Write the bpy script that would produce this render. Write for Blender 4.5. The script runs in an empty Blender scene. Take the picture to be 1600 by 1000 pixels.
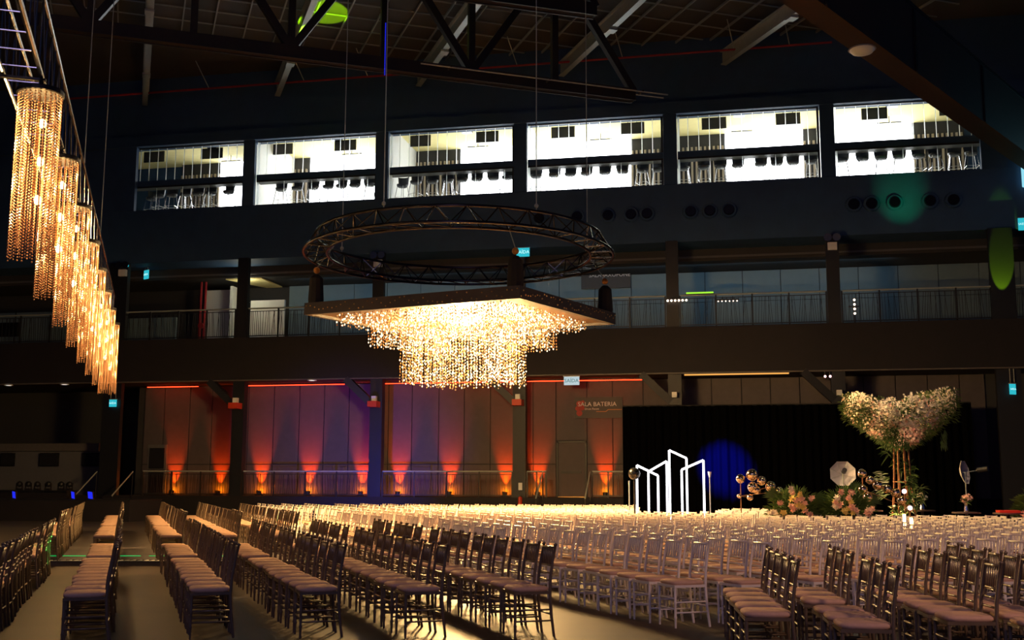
import bpy, math, random
from mathutils import Vector, Matrix
random.seed(7)
R_ = random.random
PI = math.pi
sc = bpy.context.scene
COL = sc.collection
# ------------------------------------------------------------------ camera
F = 1750.0
AX = Vector((8650, 230, 1750)).normalized()
AZ = Vector((37, 11916, -1750)); AZ = (AZ - AX * AX.dot(AZ)).normalized()
AY = AZ.cross(AX)
ROT = Matrix((AX, AY, AZ))                     # world = ROT @ camera space
CAM = Vector((0, 0, 1.53))
cd = bpy.data.cameras.new('camera'); cam = bpy.data.objects.new('camera', cd); COL.objects.link(cam)
cd.sensor_width = 36; cd.lens = F / 1600 * 36; cd.clip_end = 300
cam.matrix_world = Matrix.Translation(CAM) @ ROT.to_4x4()
sc.camera = cam
def aty(px, py, y):
    d = ROT @ Vector((px - 800, 500 - py, -F)); return CAM + d * ((y - CAM.y) / d.y)
def atz(px, py, z):
    d = ROT @ Vector((px - 800, 500 - py, -F)); return CAM + d * ((z - CAM.z) / d.z)
def atd(px, py, dist):
    d = ROT @ Vector((px - 800, 500 - py, -F)); h = math.hypot(d.x, d.y); return CAM + d * (dist / h)
def proj(p):
    c = ROT.transposed() @ (Vector(p) - CAM); return 800 + F * c.x / -c.z, 500 - F * c.y / -c.z, -c.z
# ------------------------------------------------------------------ world, exposure
w = bpy.data.worlds.new('world'); sc.world = w; w.use_nodes = True
w.node_tree.nodes['Background'].inputs[0].default_value = (.22, .36, 1, 1)
w.node_tree.nodes['Background'].inputs[1].default_value = .06
sc.view_settings.view_transform = 'Standard'; sc.view_settings.look = 'None'
sc.view_settings.exposure = 0.0; sc.view_settings.gamma = 1.0; sc.view_settings.use_curve_mapping = False
# ------------------------------------------------------------------ lights
def light(kind, name, loc, power, color, to=None, size=.2, angle=60, blend=.4, shape=None):
    l = bpy.data.lights.new(name, kind); o = bpy.data.objects.new(name, l); COL.objects.link(o)
    l.energy = power; l.color = color; o.location = loc
    if kind == 'AREA':
        l.size = size
        if shape: l.shape = 'RECTANGLE'; l.size, l.size_y = shape
    else: l.shadow_soft_size = size
    if kind == 'SPOT': l.spot_size = math.radians(angle); l.spot_blend = blend
    if to is not None: o.rotation_euler = (Vector(to) - Vector(loc)).to_track_quat('-Z', 'Y').to_euler()
    return o
CH = Vector((-6.89, 27.56, 5.7))               # centre of the big chandelier
WARM = (1, .60, .22)
for dx, dy, dz, p in ((0, 0, -.75, 5200), (-1.2, .3, -.35, 2000), (1.2, -.3, -.35, 2000), (.3, -1.4, -.35, 2000), (-.3, 1.4, -.35, 2000)):
    light('POINT', 'chandelier_glow', CH + Vector((dx, dy, dz)), p, WARM, size=.35)
light('AREA', 'blue_fill_light', (-2, -4, 11), 300, (.62, .50, .95), to=(-2, 22, 0), size=4)  # added unseen cool fill from behind the camera
light('SPOT', 'warm_fill_light', (8, 2, 9), 2600, (1, .55, .34), to=(3, 14, 0), size=.5, angle=55, blend=1)  # added unseen warm fill to brighten the right-hand chairs
# altar lights
light('SPOT', 'altar_light', (1.8, 23.0, 10.5), 3200, (1, .66, .36), to=(3.6, 27.5, 1.5), size=.2, angle=42, blend=1)
light('SPOT', 'altar_uplight', (3.2, 26.2, .25), 420, (1, .50, .30), to=(3.7, 27.3, 3.2), size=.08, angle=55, blend=.8)
light('SPOT', 'blue_curtain_light', (-3.2, 37.5, 5.2), 150000, (.002, .012, 1), to=(-.70, 45.3, 2.2), size=.04, angle=15.5, blend=.8)
light('SPOT', 'blue_column_light', (-14, 38, .6), 2600, (.04, .07, 1), to=(-16.3, 47, 2.6), size=.1, angle=62, blend=1)
light('AREA', 'gallery_fill_light', (-7, 48.3, 10.93), 80, (.5, .8, 1), to=(-7, 50.4, 8.9), shape=(27, .3))  # added fill strip, unseen, to wash the gallery wall bluish
light('POINT', 'corridor_light', (-22.4, 47.6, 10.6), 45, (1, .95, .7), size=.2)
light('SPOT', 'green_column_light', (9.95, 44.9, 8.0), 1100, (.45, .9, .01), to=(10.07, 45.75, 10.0), size=.03, angle=25, blend=.2)
light('SPOT', 'green_wall_light', (6.6, 43.2, 10.6), 420, (.0, .8, .22), to=(6.5, 45.9, 13.0), size=.05, angle=38, blend=1)
light('SPOT', 'lime_roof_light', (-14, 33, 9), 42000, (.42, 1, .0), to=atz(503, 36, 19.6), size=.03, angle=8.5, blend=.15)
for q_, z_, a_ in (((533, 812), .55, 1.5), ((447, 806), .6, 1.3), ((97, 850), .5, 1.2)): light('SPOT', 'green_laser_light', (-10, 41.5, 4.0), 150000, (0, 1, .12), to=atz(*q_, z_), size=.02, angle=a_, blend=.1)
# ------------------------------------------------------------------ materials
def mat(name, col, rough=.6, metal=0., emit=None, strength=0., noise=0., scale=8., bump=0., spec=.5, trans=0., coat=0., alpha=1.):
    m = bpy.data.materials.new(name); m.use_nodes = True; nt = m.node_tree; b = nt.nodes['Principled BSDF']
    b.inputs['Base Color'].default_value = (*col, 1); b.inputs['Roughness'].default_value = rough
    b.inputs['Metallic'].default_value = metal; b.inputs['Specular IOR Level'].default_value = spec
    b.inputs['Transmission Weight'].default_value = trans; b.inputs['Coat Weight'].default_value = coat
    b.inputs['Alpha'].default_value = alpha
    if emit: b.inputs['Emission Color'].default_value = (*emit, 1); b.inputs['Emission Strength'].default_value = strength
    if noise or bump:
        tc = nt.nodes.new('ShaderNodeTexCoord'); n = nt.nodes.new('ShaderNodeTexNoise')
        n.inputs['Scale'].default_value = scale; n.inputs['Detail'].default_value = 5
        nt.links.new(tc.outputs['Object'], n.inputs['Vector'])
        if noise:
            mx = nt.nodes.new('ShaderNodeMix'); mx.data_type = 'RGBA'
            mx.inputs[6].default_value = (*[c * (1 - noise) for c in col], 1); mx.inputs[7].default_value = (*[min(1, c * (1 + noise)) for c in col], 1)
            nt.links.new(n.outputs[0], mx.inputs[0]); nt.links.new(mx.outputs[2], b.inputs['Base Color'])
        if bump:
            bp = nt.nodes.new('ShaderNodeBump'); bp.inputs['Strength'].default_value = bump; bp.inputs['Distance'].default_value = .02
            nt.links.new(n.outputs[0], bp.inputs['Height']); nt.links.new(bp.outputs[0], b.inputs['Normal'])
    return m
M = dict(
    floor=mat('polished_concrete', (.050, .030, .018), .5, noise=.4, scale=1.3, bump=.05, spec=.2),
    dais=mat('dais_carpet', (.07, .055, .05), .6, noise=.3, scale=2),
    navy=mat('navy_painted_steel', (.022, .065, .15), .7, noise=.25, scale=1.5),
    slab=mat('plum_painted_fascia', (.010, .0075, .0115), .8, noise=.25, scale=2),
    black=mat('black_metal', (.012, .012, .014), .5),
    column=mat('column_paint', (.008, .009, .013), .55, noise=.2),
    panel=mat('acoustic_wall_panel', (.085, .07, .078), .75, noise=.15, scale=5, bump=.1),
    gpanel=mat('gallery_wall_panel', (.15, .22, .26), .7, noise=.1, scale=3),
    soffit=mat('dark_soffit', (.10, .09, .085), .6, noise=.2),
    gceil=mat('gallery_ceiling', (.03, .03, .032), .8, noise=.1), dimwall=mat('dim_grey_wall', (.10, .10, .11), .8, noise=.1),
    white=mat('white_plaster', (.7, .71, .7), .8, noise=.05),
    wood=mat('room_ceiling', (.80, .70, .32), .8, noise=.08, scale=4),
    slat=mat('timber_slat', (.30, .25, .2), .7), slatback=mat('slat_backing', (.03, .03, .035), .8),
    steel=mat('galvanised_steel', (.38, .42, .40), .45, .2, noise=.15), dsteel=mat('black_steel', (.022, .022, .024), .45, .3),
    alu=mat('aluminium_truss', (.34, .34, .36), .22, 1), balu=mat('black_chrome_truss', (.06, .06, .07), .25, 1),
    roof=mat('roof_deck', (.06, .052, .046), .8, noise=.3, scale=.6), rib=mat('roof_rib', (.25, .27, .27), .5),
    red=mat('red_pipe', (.30, .01, .02), .5), redobj=mat('red_plastic', (.5, .04, .01), .5),
    curtain=mat('black_curtain', (.0015, .0015, .0018), .95, spec=.02), scrn=mat('dark_screen', (.01, .011, .012), .25),
    bronze=mat('bronze_lacquered_wood', (.17, .125, .085), .34, .25, noise=.25, scale=14, coat=.3),
    whitew=mat('white_lacquered_wood', (.80, .74, .70), .4, noise=.06, scale=10),
    cushion=mat('cream_cushion', (.66, .42, .30), .9, noise=.12, scale=20, bump=.2, spec=.1),
    chrome=mat('chrome', (.8, .8, .82), .15, 1),
    stool=mat('stool_plastic', (.03, .035, .045), .5),
    glassedge=mat('glass_joint', (.92, .97, .97), .6, trans=.9),
    crystal=mat('crystal_bead', (.62, .36, .22), .15, .3, spec=.9), drop=mat('amber_drop', (.22, .10, .04), .2, .3, spec=.9), dgold=mat('dark_gold', (.10, .05, .018), .6), gold=mat('gold_trim', (.55, .35, .12), .3, .9, noise=.3, scale=30),
    bag=mat('black_canvas', (.015, .014, .014), .85), orange=mat('orange_hook', (.6, .25, .04), .4),
    leaf=mat('green_leaf', (.09, .17, .035), .6, noise=.4), palm=mat('palm_leaf', (.06, .12, .025), .5, noise=.3),
    iron=mat('gilded_rod', (.35, .17, .06), .4, .5), petal=mat('white_petal', (.85, .76, .60), .7, noise=.1), pink=mat('pink_petal', (.88, .50, .38), .7, noise=.2),
    yellow=mat('yellow_petal', (.80, .62, .18), .7, noise=.2), mirror=mat('mirror_ball', (.92, .72, .48), .10, 1), umb=mat('translucent_umbrella', (.45, .43, .47), .8),
    wtable=mat('dark_table', (.10, .06, .05), .5), signw=mat('sign_lettering', (.65, .63, .65), .7), signr=mat('sign_red', (.35, .04, .03), .7), signo=mat('sign_line', (.5, .2, .05), .7),
    signb=mat('sign_board', (.045, .04, .04), .6), dome=mat('dome_plastic', (.85, .95, .78), .5), beam=mat('brown_beam', (.042, .028, .023), .7, noise=.15),
)
def emis(name, col, s, sample=True):
    m = bpy.data.materials.new(name); m.use_nodes = True; nt = m.node_tree; nt.nodes.remove(nt.nodes['Principled BSDF'])
    e = nt.nodes.new('ShaderNodeEmission'); e.inputs[0].default_value = (*col, 1); e.inputs[1].default_value = s
    nt.links.new(e.outputs[0], nt.nodes['Material Output'].inputs[0])
    if not sample: m.cycles.emission_sampling = 'NONE'
    return m
M.update(day=emis('daylight_glass', (.93, .97, 1), 9), bulb=emis('warm_bulb', (1, .68, .30), 9, False), led=emis('led_drop', (1, .76, .46), 3.2, False), leddim=emis('led_drop_dim', (1, .50, .16), .8, False),
         neon=emis('neon_tube', (.96, .93, 1), 4), exit=emis('exit_sign_cyan', (.03, .50, .60), 1.0), exitw=emis('exit_sign_white', (.55, .68, .72), .9), exitt=emis('exit_sign_letters', (.55, 1, 1), 1.1, False),
         exitd=emis('exit_sign_dim_letters', (.10, .28, .28), .6, False), redled=emis('red_led_strip', (1, .03, .008), 7), amb=emis('amber_led_strip', (1, .45, .1), 1.0), uplamp=emis('amber_lamp', (1, .35, .02), 10, False), spot=emis('warm_spot_lamp', (1, .75, .55), 5, False),
         downl=emis('downlight', (1, .95, .85), 1.5, False), candle=emis('candle_flame', (1, .6, .25), 9, False), pinkb=emis('pink_glow_lamp', (1, .5, .5), 4, False), blueled=emis('blue_glow', (.02, .03, 1), .9, False), limeled=emis('lime_led', (.4, .9, .05), 1.0, False),
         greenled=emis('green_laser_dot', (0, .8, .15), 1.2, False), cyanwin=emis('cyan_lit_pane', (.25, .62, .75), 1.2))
# ------------------------------------------------------------------ mesh helpers
class MB:
    def __init__(s): s.v = []; s.f = []
    def box(s, a, b, rz=0, origin=None):
        x0, x1 = sorted((a[0], b[0])); y0, y1 = sorted((a[1], b[1])); z0, z1 = sorted((a[2], b[2])); n = len(s.v)
        P = [(x, y, z) for z in (z0, z1) for x, y in ((x0, y0), (x1, y0), (x1, y1), (x0, y1))]
        s.v += P; s.f += [tuple(n + i for i in q) for q in ((3, 2, 1, 0), (4, 5, 6, 7), (0, 1, 5, 4), (1, 2, 6, 5), (2, 3, 7, 6), (3, 0, 4, 7))]; return s
    def hexa(s, P):
        n = len(s.v); s.v += [tuple(p) for p in P]; s.f += [tuple(n + i for i in q) for q in ((3, 2, 1, 0), (4, 5, 6, 7), (0, 1, 5, 4), (1, 2, 6, 5), (2, 3, 7, 6), (3, 0, 4, 7))]; return s
    def prism(s, pts, d):                       # polygon pts extruded by vector d
        n = len(s.v); k = len(pts); d = Vector(d); s.v += [tuple(p) for p in pts] + [tuple(Vector(p) + d) for p in pts]
        s.f += [tuple(n + i for i in range(k))[::-1], tuple(n + k + i for i in range(k))] + [(n + i, n + (i + 1) % k, n + k + (i + 1) % k, n + k + i) for i in range(k)]; return s
    def bar(s, a, b, wd, ht, up=(0, 0, 1)):      # rectangular bar between two points
        a = Vector(a); b = Vector(b); t = (b - a).normalized(); u = Vector(up)
        if abs(t.dot(u)) > .98: u = Vector((0, 1, 0))
        x = t.cross(u).normalized() * wd / 2; z = x.cross(t).normalized() * ht / 2
        return s.hexa([a - x - z, a + x - z, b + x - z, b - x - z, a - x + z, a + x + z, b + x + z, b - x + z])
    def tube(s, pts, r, k=6, cap=True):
        pts = [Vector(p) for p in pts]; rr = r if isinstance(r, (list, tuple)) else [r] * len(pts); n = len(s.v); N = len(pts)
        up = None
        for i, p in enumerate(pts):
            t = (pts[min(i + 1, N - 1)] - pts[max(i - 1, 0)]).normalized()
            if up is None: up = Vector((0, 0, 1)) if abs(t.z) < .9 else Vector((0, 1, 0))
            x = t.cross(up).normalized(); y = x.cross(t)
            for j in range(k):
                a = 2 * PI * j / k; s.v.append(tuple(p + (x * math.cos(a) + y * math.sin(a)) * rr[i]))
        for i in range(N - 1):
            for j in range(k): s.f.append((n + i * k + j, n + i * k + (j + 1) % k, n + (i + 1) * k + (j + 1) % k, n + (i + 1) * k + j))
        if cap: s.f += [tuple(n + j for j in range(k))[::-1], tuple(n + (N - 1) * k + j for j in range(k))]
        return s
    def octa(s, c, r, h=None):
        h = h or r; n = len(s.v); x, y, z = c
        s.v += [(x + r, y, z), (x, y + r, z), (x - r, y, z), (x, y - r, z), (x, y, z + h), (x, y, z - h)]
        s.f += [(n, n + 1, n + 4), (n + 1, n + 2, n + 4), (n + 2, n + 3, n + 4), (n + 3, n, n + 4), (n + 1, n, n + 5), (n + 2, n + 1, n + 5), (n + 3, n + 2, n + 5), (n, n + 3, n + 5)]
    def ball(s, c, r, k=10, m=6, sz=1):
        return s.tube([(c[0], c[1], c[2] - r * sz * math.cos(PI * i / m)) for i in range(m + 1)], [max(r * math.sin(PI * i / m), r * .03) for i in range(m + 1)], k)
    def lathe(s, c, prof, k=16):
        n = len(s.v); N = len(prof)
        for r, z in prof:
            for j in range(k): a = 2 * PI * j / k; s.v.append((c[0] + r * math.cos(a), c[1] + r * math.sin(a), c[2] + z))
        for i in range(N - 1):
            for j in range(k): s.f.append((n + i * k + j, n + i * k + (j + 1) % k, n + (i + 1) * k + (j + 1) % k, n + (i + 1) * k + j))
        return s
    def quad(s, *P): n = len(s.v); s.v += [tuple(p) for p in P]; s.f.append(tuple(range(n, n + len(P)))); return s
    def add(s, o, mtx=None):
        n = len(s.v); s.v += [tuple(mtx @ Vector(p)) for p in o.v] if mtx else o.v; s.f += [tuple(n + i for i in q) for q in o.f]
    def mesh(s, name, m, smooth=False):
        me = bpy.data.meshes.new(name); me.from_pydata(s.v, [], s.f); me.materials.append(M[m] if isinstance(m, str) else m)
        if smooth:
            for p in me.polygons: p.use_smooth = True
        me.update(); return me
    def build(s, name, m, parent=None, kind=None, smooth=False, label=None, cat=None, group=None, loc=None):
        o = bpy.data.objects.new(name, s.mesh(name, m, smooth)); COL.objects.link(o)
        if parent: o.parent = parent
        if kind: o['kind'] = kind
        if loc: o.location = loc
        return tag(o, label, cat, group)
def tag(o, label=None, cat=None, group=None):
    if label: o['label'] = label
    if cat: o['category'] = cat
    if group: o['group'] = group
    return o
def thing(name, loc, label, cat, group=None, rz=0):
    o = bpy.data.objects.new(name, None); COL.objects.link(o); o.location = loc; o.rotation_euler = (0, 0, rz); o.empty_display_size = .1
    return tag(o, label, cat, group)
def copy_tree(o, parent=None):
    c = o.copy(); COL.objects.link(c)
    if parent: c.parent = parent
    for ch in KIDS.get(o.name, []): copy_tree(ch, c)
    return c
KIDS = {}
def reg(root, *kids): KIDS[root.name] = list(kids); return root
def text(name, s, size, loc, rot, m, parent=None, align='CENTER', depth=.006):
    cu = bpy.data.curves.new(name, 'FONT'); cu.body = s; cu.size = size; cu.extrude = depth; cu.align_x = align; cu.align_y = 'CENTER'; cu.resolution_u = 2
    t = bpy.data.objects.new(name, cu); COL.objects.link(t)
    me = bpy.data.meshes.new_from_object(t.evaluated_get(bpy.context.evaluated_depsgraph_get())); bpy.data.objects.remove(t)
    me.materials.clear(); me.materials.append(M[m]); o = bpy.data.objects.new(name, me); COL.objects.link(o); o.location = loc; o.rotation_euler = rot
    if parent: o.parent = parent
    return o
B = lambda: MB()
ORD = ['first', 'second', 'third', 'fourth', 'fifth', 'sixth', 'seventh', 'eighth', 'ninth', 'tenth']
def nth(i): return ORD[i] if i < 10 else f"{i + 1}th"
# ================================================================== SHELL
YC = 46.0
XCOL = [-27.66, -21.57, -15.26, -9.04, -2.63, 3.75, 10.07]
XL, XR = -42.0, 18.0
B().box((-45, -9, -.3), (22, 52, 0)).build('floor', 'floor', kind='structure')
# upper wall above the lounge windows, band below, gallery slab, platform
B().box((XL, YC, 16.98), (XR, YC + .5, 20.3)).build('wall_upper', 'navy', kind='structure')
B().box((XL, YC - .25, 16.98), (XR, YC - .003, 17.5)).build('trim_1', 'navy', kind='structure')
B().box((XL, YC - .1, 11.5), (XR, YC + 5.2, 13.95)).build('wall_band', 'navy', kind='structure')
B().box((XL, YC - .6, 6.02), (XR, YC + 4.4, 7.88)).build('wall_gallery_fascia', 'slab', kind='structure')
B().box((XL, YC - .6, 5.97), (XR, YC - .35, 6.017)).build('trim_2', 'soffit', kind='structure')
B().box((XL, YC + 4.4, 0), (XR, YC + 4.9, 11.5)).build('wall_far', 'gceil', kind='structure')
B().box((-45, YC + 5.2, 0), (22, YC + 5.6, 20.3)).build('wall_outer', 'navy', kind='structure')
B().box((XL, -9, 0), (XL - .4, YC + 5, 20.3)).build('wall_left', 'slab', kind='structure')
B().box((XR + .4, 40, 0), (XR, YC + 5, 20.3)).build('wall_right', 'slab', kind='structure')
B().box((XL, YC - .45, 0), (-4.2, YC + 2.0, 1.0)).build('floor_platform', 'slab', kind='structure')
# gallery dark ceiling step and rear ceiling
B().box((XL, YC + 1.6, 11.0), (XR, YC + 4.4, 11.5)).build('ceiling_gallery', 'gceil', kind='structure')
B().box((XL, YC + 1.55, 11.12), (XR, YC + 1.6, 11.2)).build('trim_3', 'dimwall', kind='structure')
# ceiling deck
rf = B().box((-45, -9, 20.3), (22, 52, 20.6)).build('ceiling', 'roof', kind='structure')
U = Vector((math.cos(math.radians(120.36)), math.sin(math.radians(120.36)), 0))
V = Vector((math.cos(math.radians(30.36)), math.sin(math.radians(30.36)), 0))
r1 = B(); r2 = B()
for i in range(-12, 24):
    a = V * (i * 1.25)
    r1.bar(a + U * 26 + Vector((0, 0, 20.2)), a + U * 48 + Vector((0, 0, 20.2)), .05, .1)
for j in range(0, 17):
    b = U * (26 + j * 1.3)
    r2.bar(b - V * 15 + Vector((0, 0, 20.24)), b + V * 30 + Vector((0, 0, 20.24)), .04, .05)
r1.build('long_rib', 'rib', rf, kind='stuff'); r2.build('cross_rib', 'rib', rf, kind='stuff')
# columns
for i, x in enumerate(XCOL):
    wdt = .25 if 0 < i < 6 else .45
    c = B().box((x - wdt, YC - .35, 7.88 if 0 < i < 6 else 0), (x + wdt, YC - .11, 11.5)).build('column_%d' % (i + 1), 'column', kind='structure')
    B().box((x - wdt - .03, YC - .18, 13.95), (x + wdt + .03, YC + .02, 16.98)).build('upper_stub', 'navy', c)
    if 0 < i < 6:
        x2 = x + .03
        B().box((x2 - .27, YC - .4, 0), (x2 + .27, YC, 6.0)).build('lower_shaft', 'column', c)
        B().bar((x2 - .05, YC - .2, 4.75), (x2 - 1.35, YC - .45, 6.0), .3, .35, up=(0, 1, 0)).build('diagonal_brace', 'column', c)
        if i < 4: B().box((x2 - .2, YC - .95, 4.75), (x2 + .2, YC - .41, 5.0)).build('bracket_plate', 'redobj', c)
        B().box((x2 - .1, YC - .75, 5.01), (x2 + .1, YC - .55, 5.22)).build('detector_box', 'white', c)
# horizontal purlin-wall ledge lines
B().box((XL, YC - .16, 17.5), (XR, YC - .003, 17.56)).build('trim_4', 'navy', kind='structure')
# ================================================================== LOUNGE ROOMS + WINDOWS
YB = 50.9
day = [(345, 384), (485, 592), (720, 812), (822, 986), (1134, 1256), (1296, 1428)]
B().box((XL, YC + .5, 17.6), (XR, YB + .3, 17.8)).build('ceiling_lounge', 'wood', kind='structure')
rg = {}
tvs = [((238, 269), (325, 358)), ((433, 465), (529, 562)), ((645, 676), (746, 780)), ((861, 897), (967, 1004)), ((1092, 1130), (1206, 1244)), ((1338, 1378), (1458, 1494))]
BAYN = ['first', 'second', 'third', 'fourth', 'fifth', 'sixth']
# one stool, copied along the windows
st = thing('bar_stool', (0, 0, 0), 'x', 'stool')
sseat = B().lathe((0, 0, 0), [(.02, .70), (.17, .70), (.21, .74), (.22, .80), (.19, .80), (.17, .765), (.02, .76)], 12).build('seat', 'stool', st, smooth=True)
sb = B()
for k in range(9):
    a = math.radians(-75 + k * 150 / 8) - PI / 2; a2 = math.radians(-75 + (k + 1) * 150 / 8) - PI / 2
    if k < 8:
        for z0, z1 in ((.78, 1.12),):
            sb.hexa([(.20 * math.cos(a), .20 * math.sin(a), z0), (.225 * math.cos(a), .225 * math.sin(a), z0), (.225 * math.cos(a2), .225 * math.sin(a2), z0), (.20 * math.cos(a2), .20 * math.sin(a2), z0),
                     (.24 * math.cos(a), .24 * math.sin(a), z1), (.265 * math.cos(a), .265 * math.sin(a), z1), (.265 * math.cos(a2), .265 * math.sin(a2), z1), (.24 * math.cos(a2), .24 * math.sin(a2), z1)])
sback = sb.build('backrest', 'stool', st)
legs = [B().tube([(sx * .14, sy * .14, .71), (sx * .24, sy * .24, 0)], .013, 6).build('leg', 'chrome', st) for sx, sy in ((1, 1), (1, -1), (-1, 1), (-1, -1))]
fr = B()
for k in range(4):
    q = [(.2, .2), (.2, -.2), (-.2, -.2), (-.2, .2)]; fr.tube([(*q[k], .3), (*q[(k + 1) % 4], .3)], .009, 5)
sfr = fr.build('footrest', 'chrome', st)
reg(st, sseat, sback, sfr, *legs); st_used = False
STO = [[320, 342, 352, 363, 372], [], [], [], [], []]
stool_px = [[(222, 1), (244, 0), (270, 0), (291, 0), (309, 0), (329, 0), (358, 0)],
            [(440, 0), (465, 0), (490, 0), (513, 0), (533, 0), (553, 0), (578, 0)],
            [(622, 1), (650, 0), (676, 0), (700, 0), (722, 0), (745, 0), (771, 0), (793, 0)],
            [(838, 0), (866, 0), (891, 0), (916, 0), (945, 0), (973, 0), (1004, 0), (1028, 0)],
            [(1068, 0), (1100, 0), (1126, 0), (1153, 0), (1189, 0), (1214, 0), (1240, 0), (1268, 0)],
            [(1317, 0), (1349, 0), (1378, 0), (1406, 0), (1437, 0), (1460, 0), (1493, 0), (1517, 0)]]
FZ = 13.97
for b in range(6):
    x0 = XCOL[b] + (.3 if b else .12); x1 = XCOL[b + 1] - .3
    wn = B().box((x0, YC + .06, 13.95), (x1, YC + .14, 14.01)).build('window_%d' % (b + 1), 'black', kind='structure')
    B().box((x0, YC + .06, 16.93), (x1, YC + .14, 16.975)).build('head_rail', 'black', wn)
    B().box((x0, YC + .04, 15.06), (x1, YC + .5, 15.14)).build('counter_board', 'black', wn)
    B().box((x0, YC + .02, 15.14), (x1, YC + .12, 15.40)).build('mid_rail', 'navy', wn)
    for s, xx in ((0, x0), (1, x1 - .09)):
        B().box((xx, YC + .05, 14.01), (xx + .09, YC + .13, 16.93)).build('side_jamb', 'glassedge' if s == 0 else 'black', wn)
    n = 13
    for k in range(1, n):
        xx = x0 + (x1 - x0) * k / n
        B().box((xx - .013, YC + .09, 15.40), (xx + .013, YC + .115, 16.93)).build('glass_joint', 'glassedge', wn)
        if k % 3 == 0: B().box((xx - .01, YC + .09, 14.01), (xx + .01, YC + .11, 15.06)).build('lower_glass_joint', 'glassedge', wn)
    # partition to the next room, back wall, daylight panes
    if b: B().box((XCOL[b] - .06, YC + .3, FZ), (XCOL[b] + .06, YB, 17.6)).build('wall_partition_%d' % b, 'white', kind='structure')
    X0 = XCOL[b] + .07; X1 = XCOL[b + 1] - .07
    d0 = max(aty(day[b][0], 260, YB - .05).x, X0); d1 = min(aty(day[b][1], 260, YB - .05).x, X1)
    dw = B().box((d0, YB - .05, FZ), (d1, YB, 17.6)).build('window_%d' % (b + 11), 'day', kind='structure')
    bw = B().box((X0, YB, FZ - .02), (X1, YB + .2, 17.6)).build('wall_lounge_%d' % (b + 1), 'slatback', kind='structure')
    for a, c in ((X0, d0 - .02), (d1 + .02, X1)):
        k = a
        while k < c - .1:
            B().box((k, YB - .08, FZ), (k + .09, YB - .001, 17.02)).build('slat', 'slat', bw); k += .2
    # screens, projector, track
    for j, (a, c) in enumerate(tvs[b]):
        YT = YC + 2.3; pa = aty(a, 0, YT).x; pc = aty(c, 0, YT).x
        tv = thing('television', ((pa + pc) / 2, YT, 17.02), f"flat black television hung from the ceiling, {ORD[j]} of two in the {BAYN[b]} lounge window", 'television', 'televisions hung in the upper lounges')
        hw = (pc - pa) / 2
        B().box((-hw, -.03, 0), (hw, .03, .52)).build('screen', 'scrn', tv)
        B().box((-hw + .03, -.035, .03), (hw - .03, -.031, .49)).build('screen_glass', 'black', tv)
        for sx in (-.2, .2): B().tube([(sx, .02, .5), (sx, .02, .579)], .015, 6).build('hanger', 'black', tv)
    xm = (x0 + x1) / 2 - (.3 if b > 2 else -.2)
    pj = thing('projector', (xm, YC + 2.0, 17.44), f"small dark projector on the ceiling between screens of the {BAYN[b]} lounge window", 'projector', 'lounge projectors')
    B().box((-.24, -.18, 0), (.24, .18, .12)).build('housing', 'scrn', pj); B().box((-.1, -.1, .12), (.1, .1, .158)).build('mount', 'black', pj); B().lathe((.1, -.18, .06), [(.04, 0), (.045, .02)], 8).build('lens', 'chrome', pj)
    tk = thing('ceiling_track', (xm + .1, YC + 3.8, 17.3), f"thin black ceiling track under the white ceiling of the {BAYN[b]} lounge window", 'track', 'lounge ceiling tracks')
    B().box((-.5, -.04, 0), (.5, .04, .04)).build('rail', 'black', tk); B().tube([(0, 0, .04), (0, 0, .299)], .02, 6).build('stem', 'black', tk)
    lastx = -99
    for k, (px, kd) in enumerate(stool_px[b]):
        sx_ = min(max(aty(px, 270, YC + .85).x, XCOL[b] + .5), XCOL[b + 1] - .36); sx_ = max(sx_, lastx + .64); lastx = sx_
        if sx_ > XCOL[b + 1] - .35: continue
        s = st if not st_used else copy_tree(st); st_used = True
        s.location = (sx_, YC + .85 if not kd else YC + 1.3, FZ); s.scale = (1.18, 1.18, 1.22); s.rotation_euler = (0, 0, PI + (R_() - .5) * .9)
        s['label'] = f"dark bucket bar stool at the counter, {ORD[k]} from the start of the {BAYN[b]} lounge window"; s['group'] = 'bar stools along the lounge windows'
B().box((XL, YC - .05, 13.95), (XCOL[0], YC + .3, 16.98)).build('wall_upper_left', 'navy', kind='structure')
B().box((XCOL[6], YC - .05, 13.95), (XR, YC + .3, 16.98)).build('wall_upper_right', 'navy', kind='structure')
B().box((XL, YC + .14, FZ - .02), (XR, YB, FZ)).build('floor_lounge', 'white', kind='structure')
# lit strip of the side wing at the right end
wg = B().hexa([(11.0, 45.7, 13.1), (15.4, 41.5, 12.3), (15.5, 41.6, 12.3), (11.1, 45.8, 13.1), (11.0, 45.7, 14.3), (15.4, 41.5, 14.3), (15.5, 41.6, 14.3), (11.1, 45.8, 14.3)]).build('window_7', 'cyanwin', kind='structure')
B().bar((11.0, 45.7, 14.35), (15.4, 41.5, 14.35), .1, .12).build('frame_bar', 'black', wg)
# jet nozzles below the windows
nz = thing('air_nozzle', (0, 0, 0), 'x', 'vent')
n1 = B(); n1.tube([(0, 0, 0), (0, -.12, 0)], [.34, .30], 14); n1 = n1.build('collar', 'navy', nz)
n2 = B(); n2.tube([(0, -.10, 0), (0, -.2, 0)], [.24, .2], 14); n2 = n2.build('throat', 'balu', nz)
reg(nz, n1, n2)
for i, px in enumerate([843, 902, 950, 986, 1011, 1079, 1109, 1139, 1334, 1362, 1398, 1453, 1490]):
    o = nz if i == 0 else copy_tree(nz); p = aty(px, 325, YC - .1); o.location = (p.x, YC - .11, 12.74)
    o['label'] = f"round air nozzle under the lounge windows, {nth(i)} of the row counted from the ring truss"; o['group'] = 'round air nozzles on the navy band'
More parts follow.
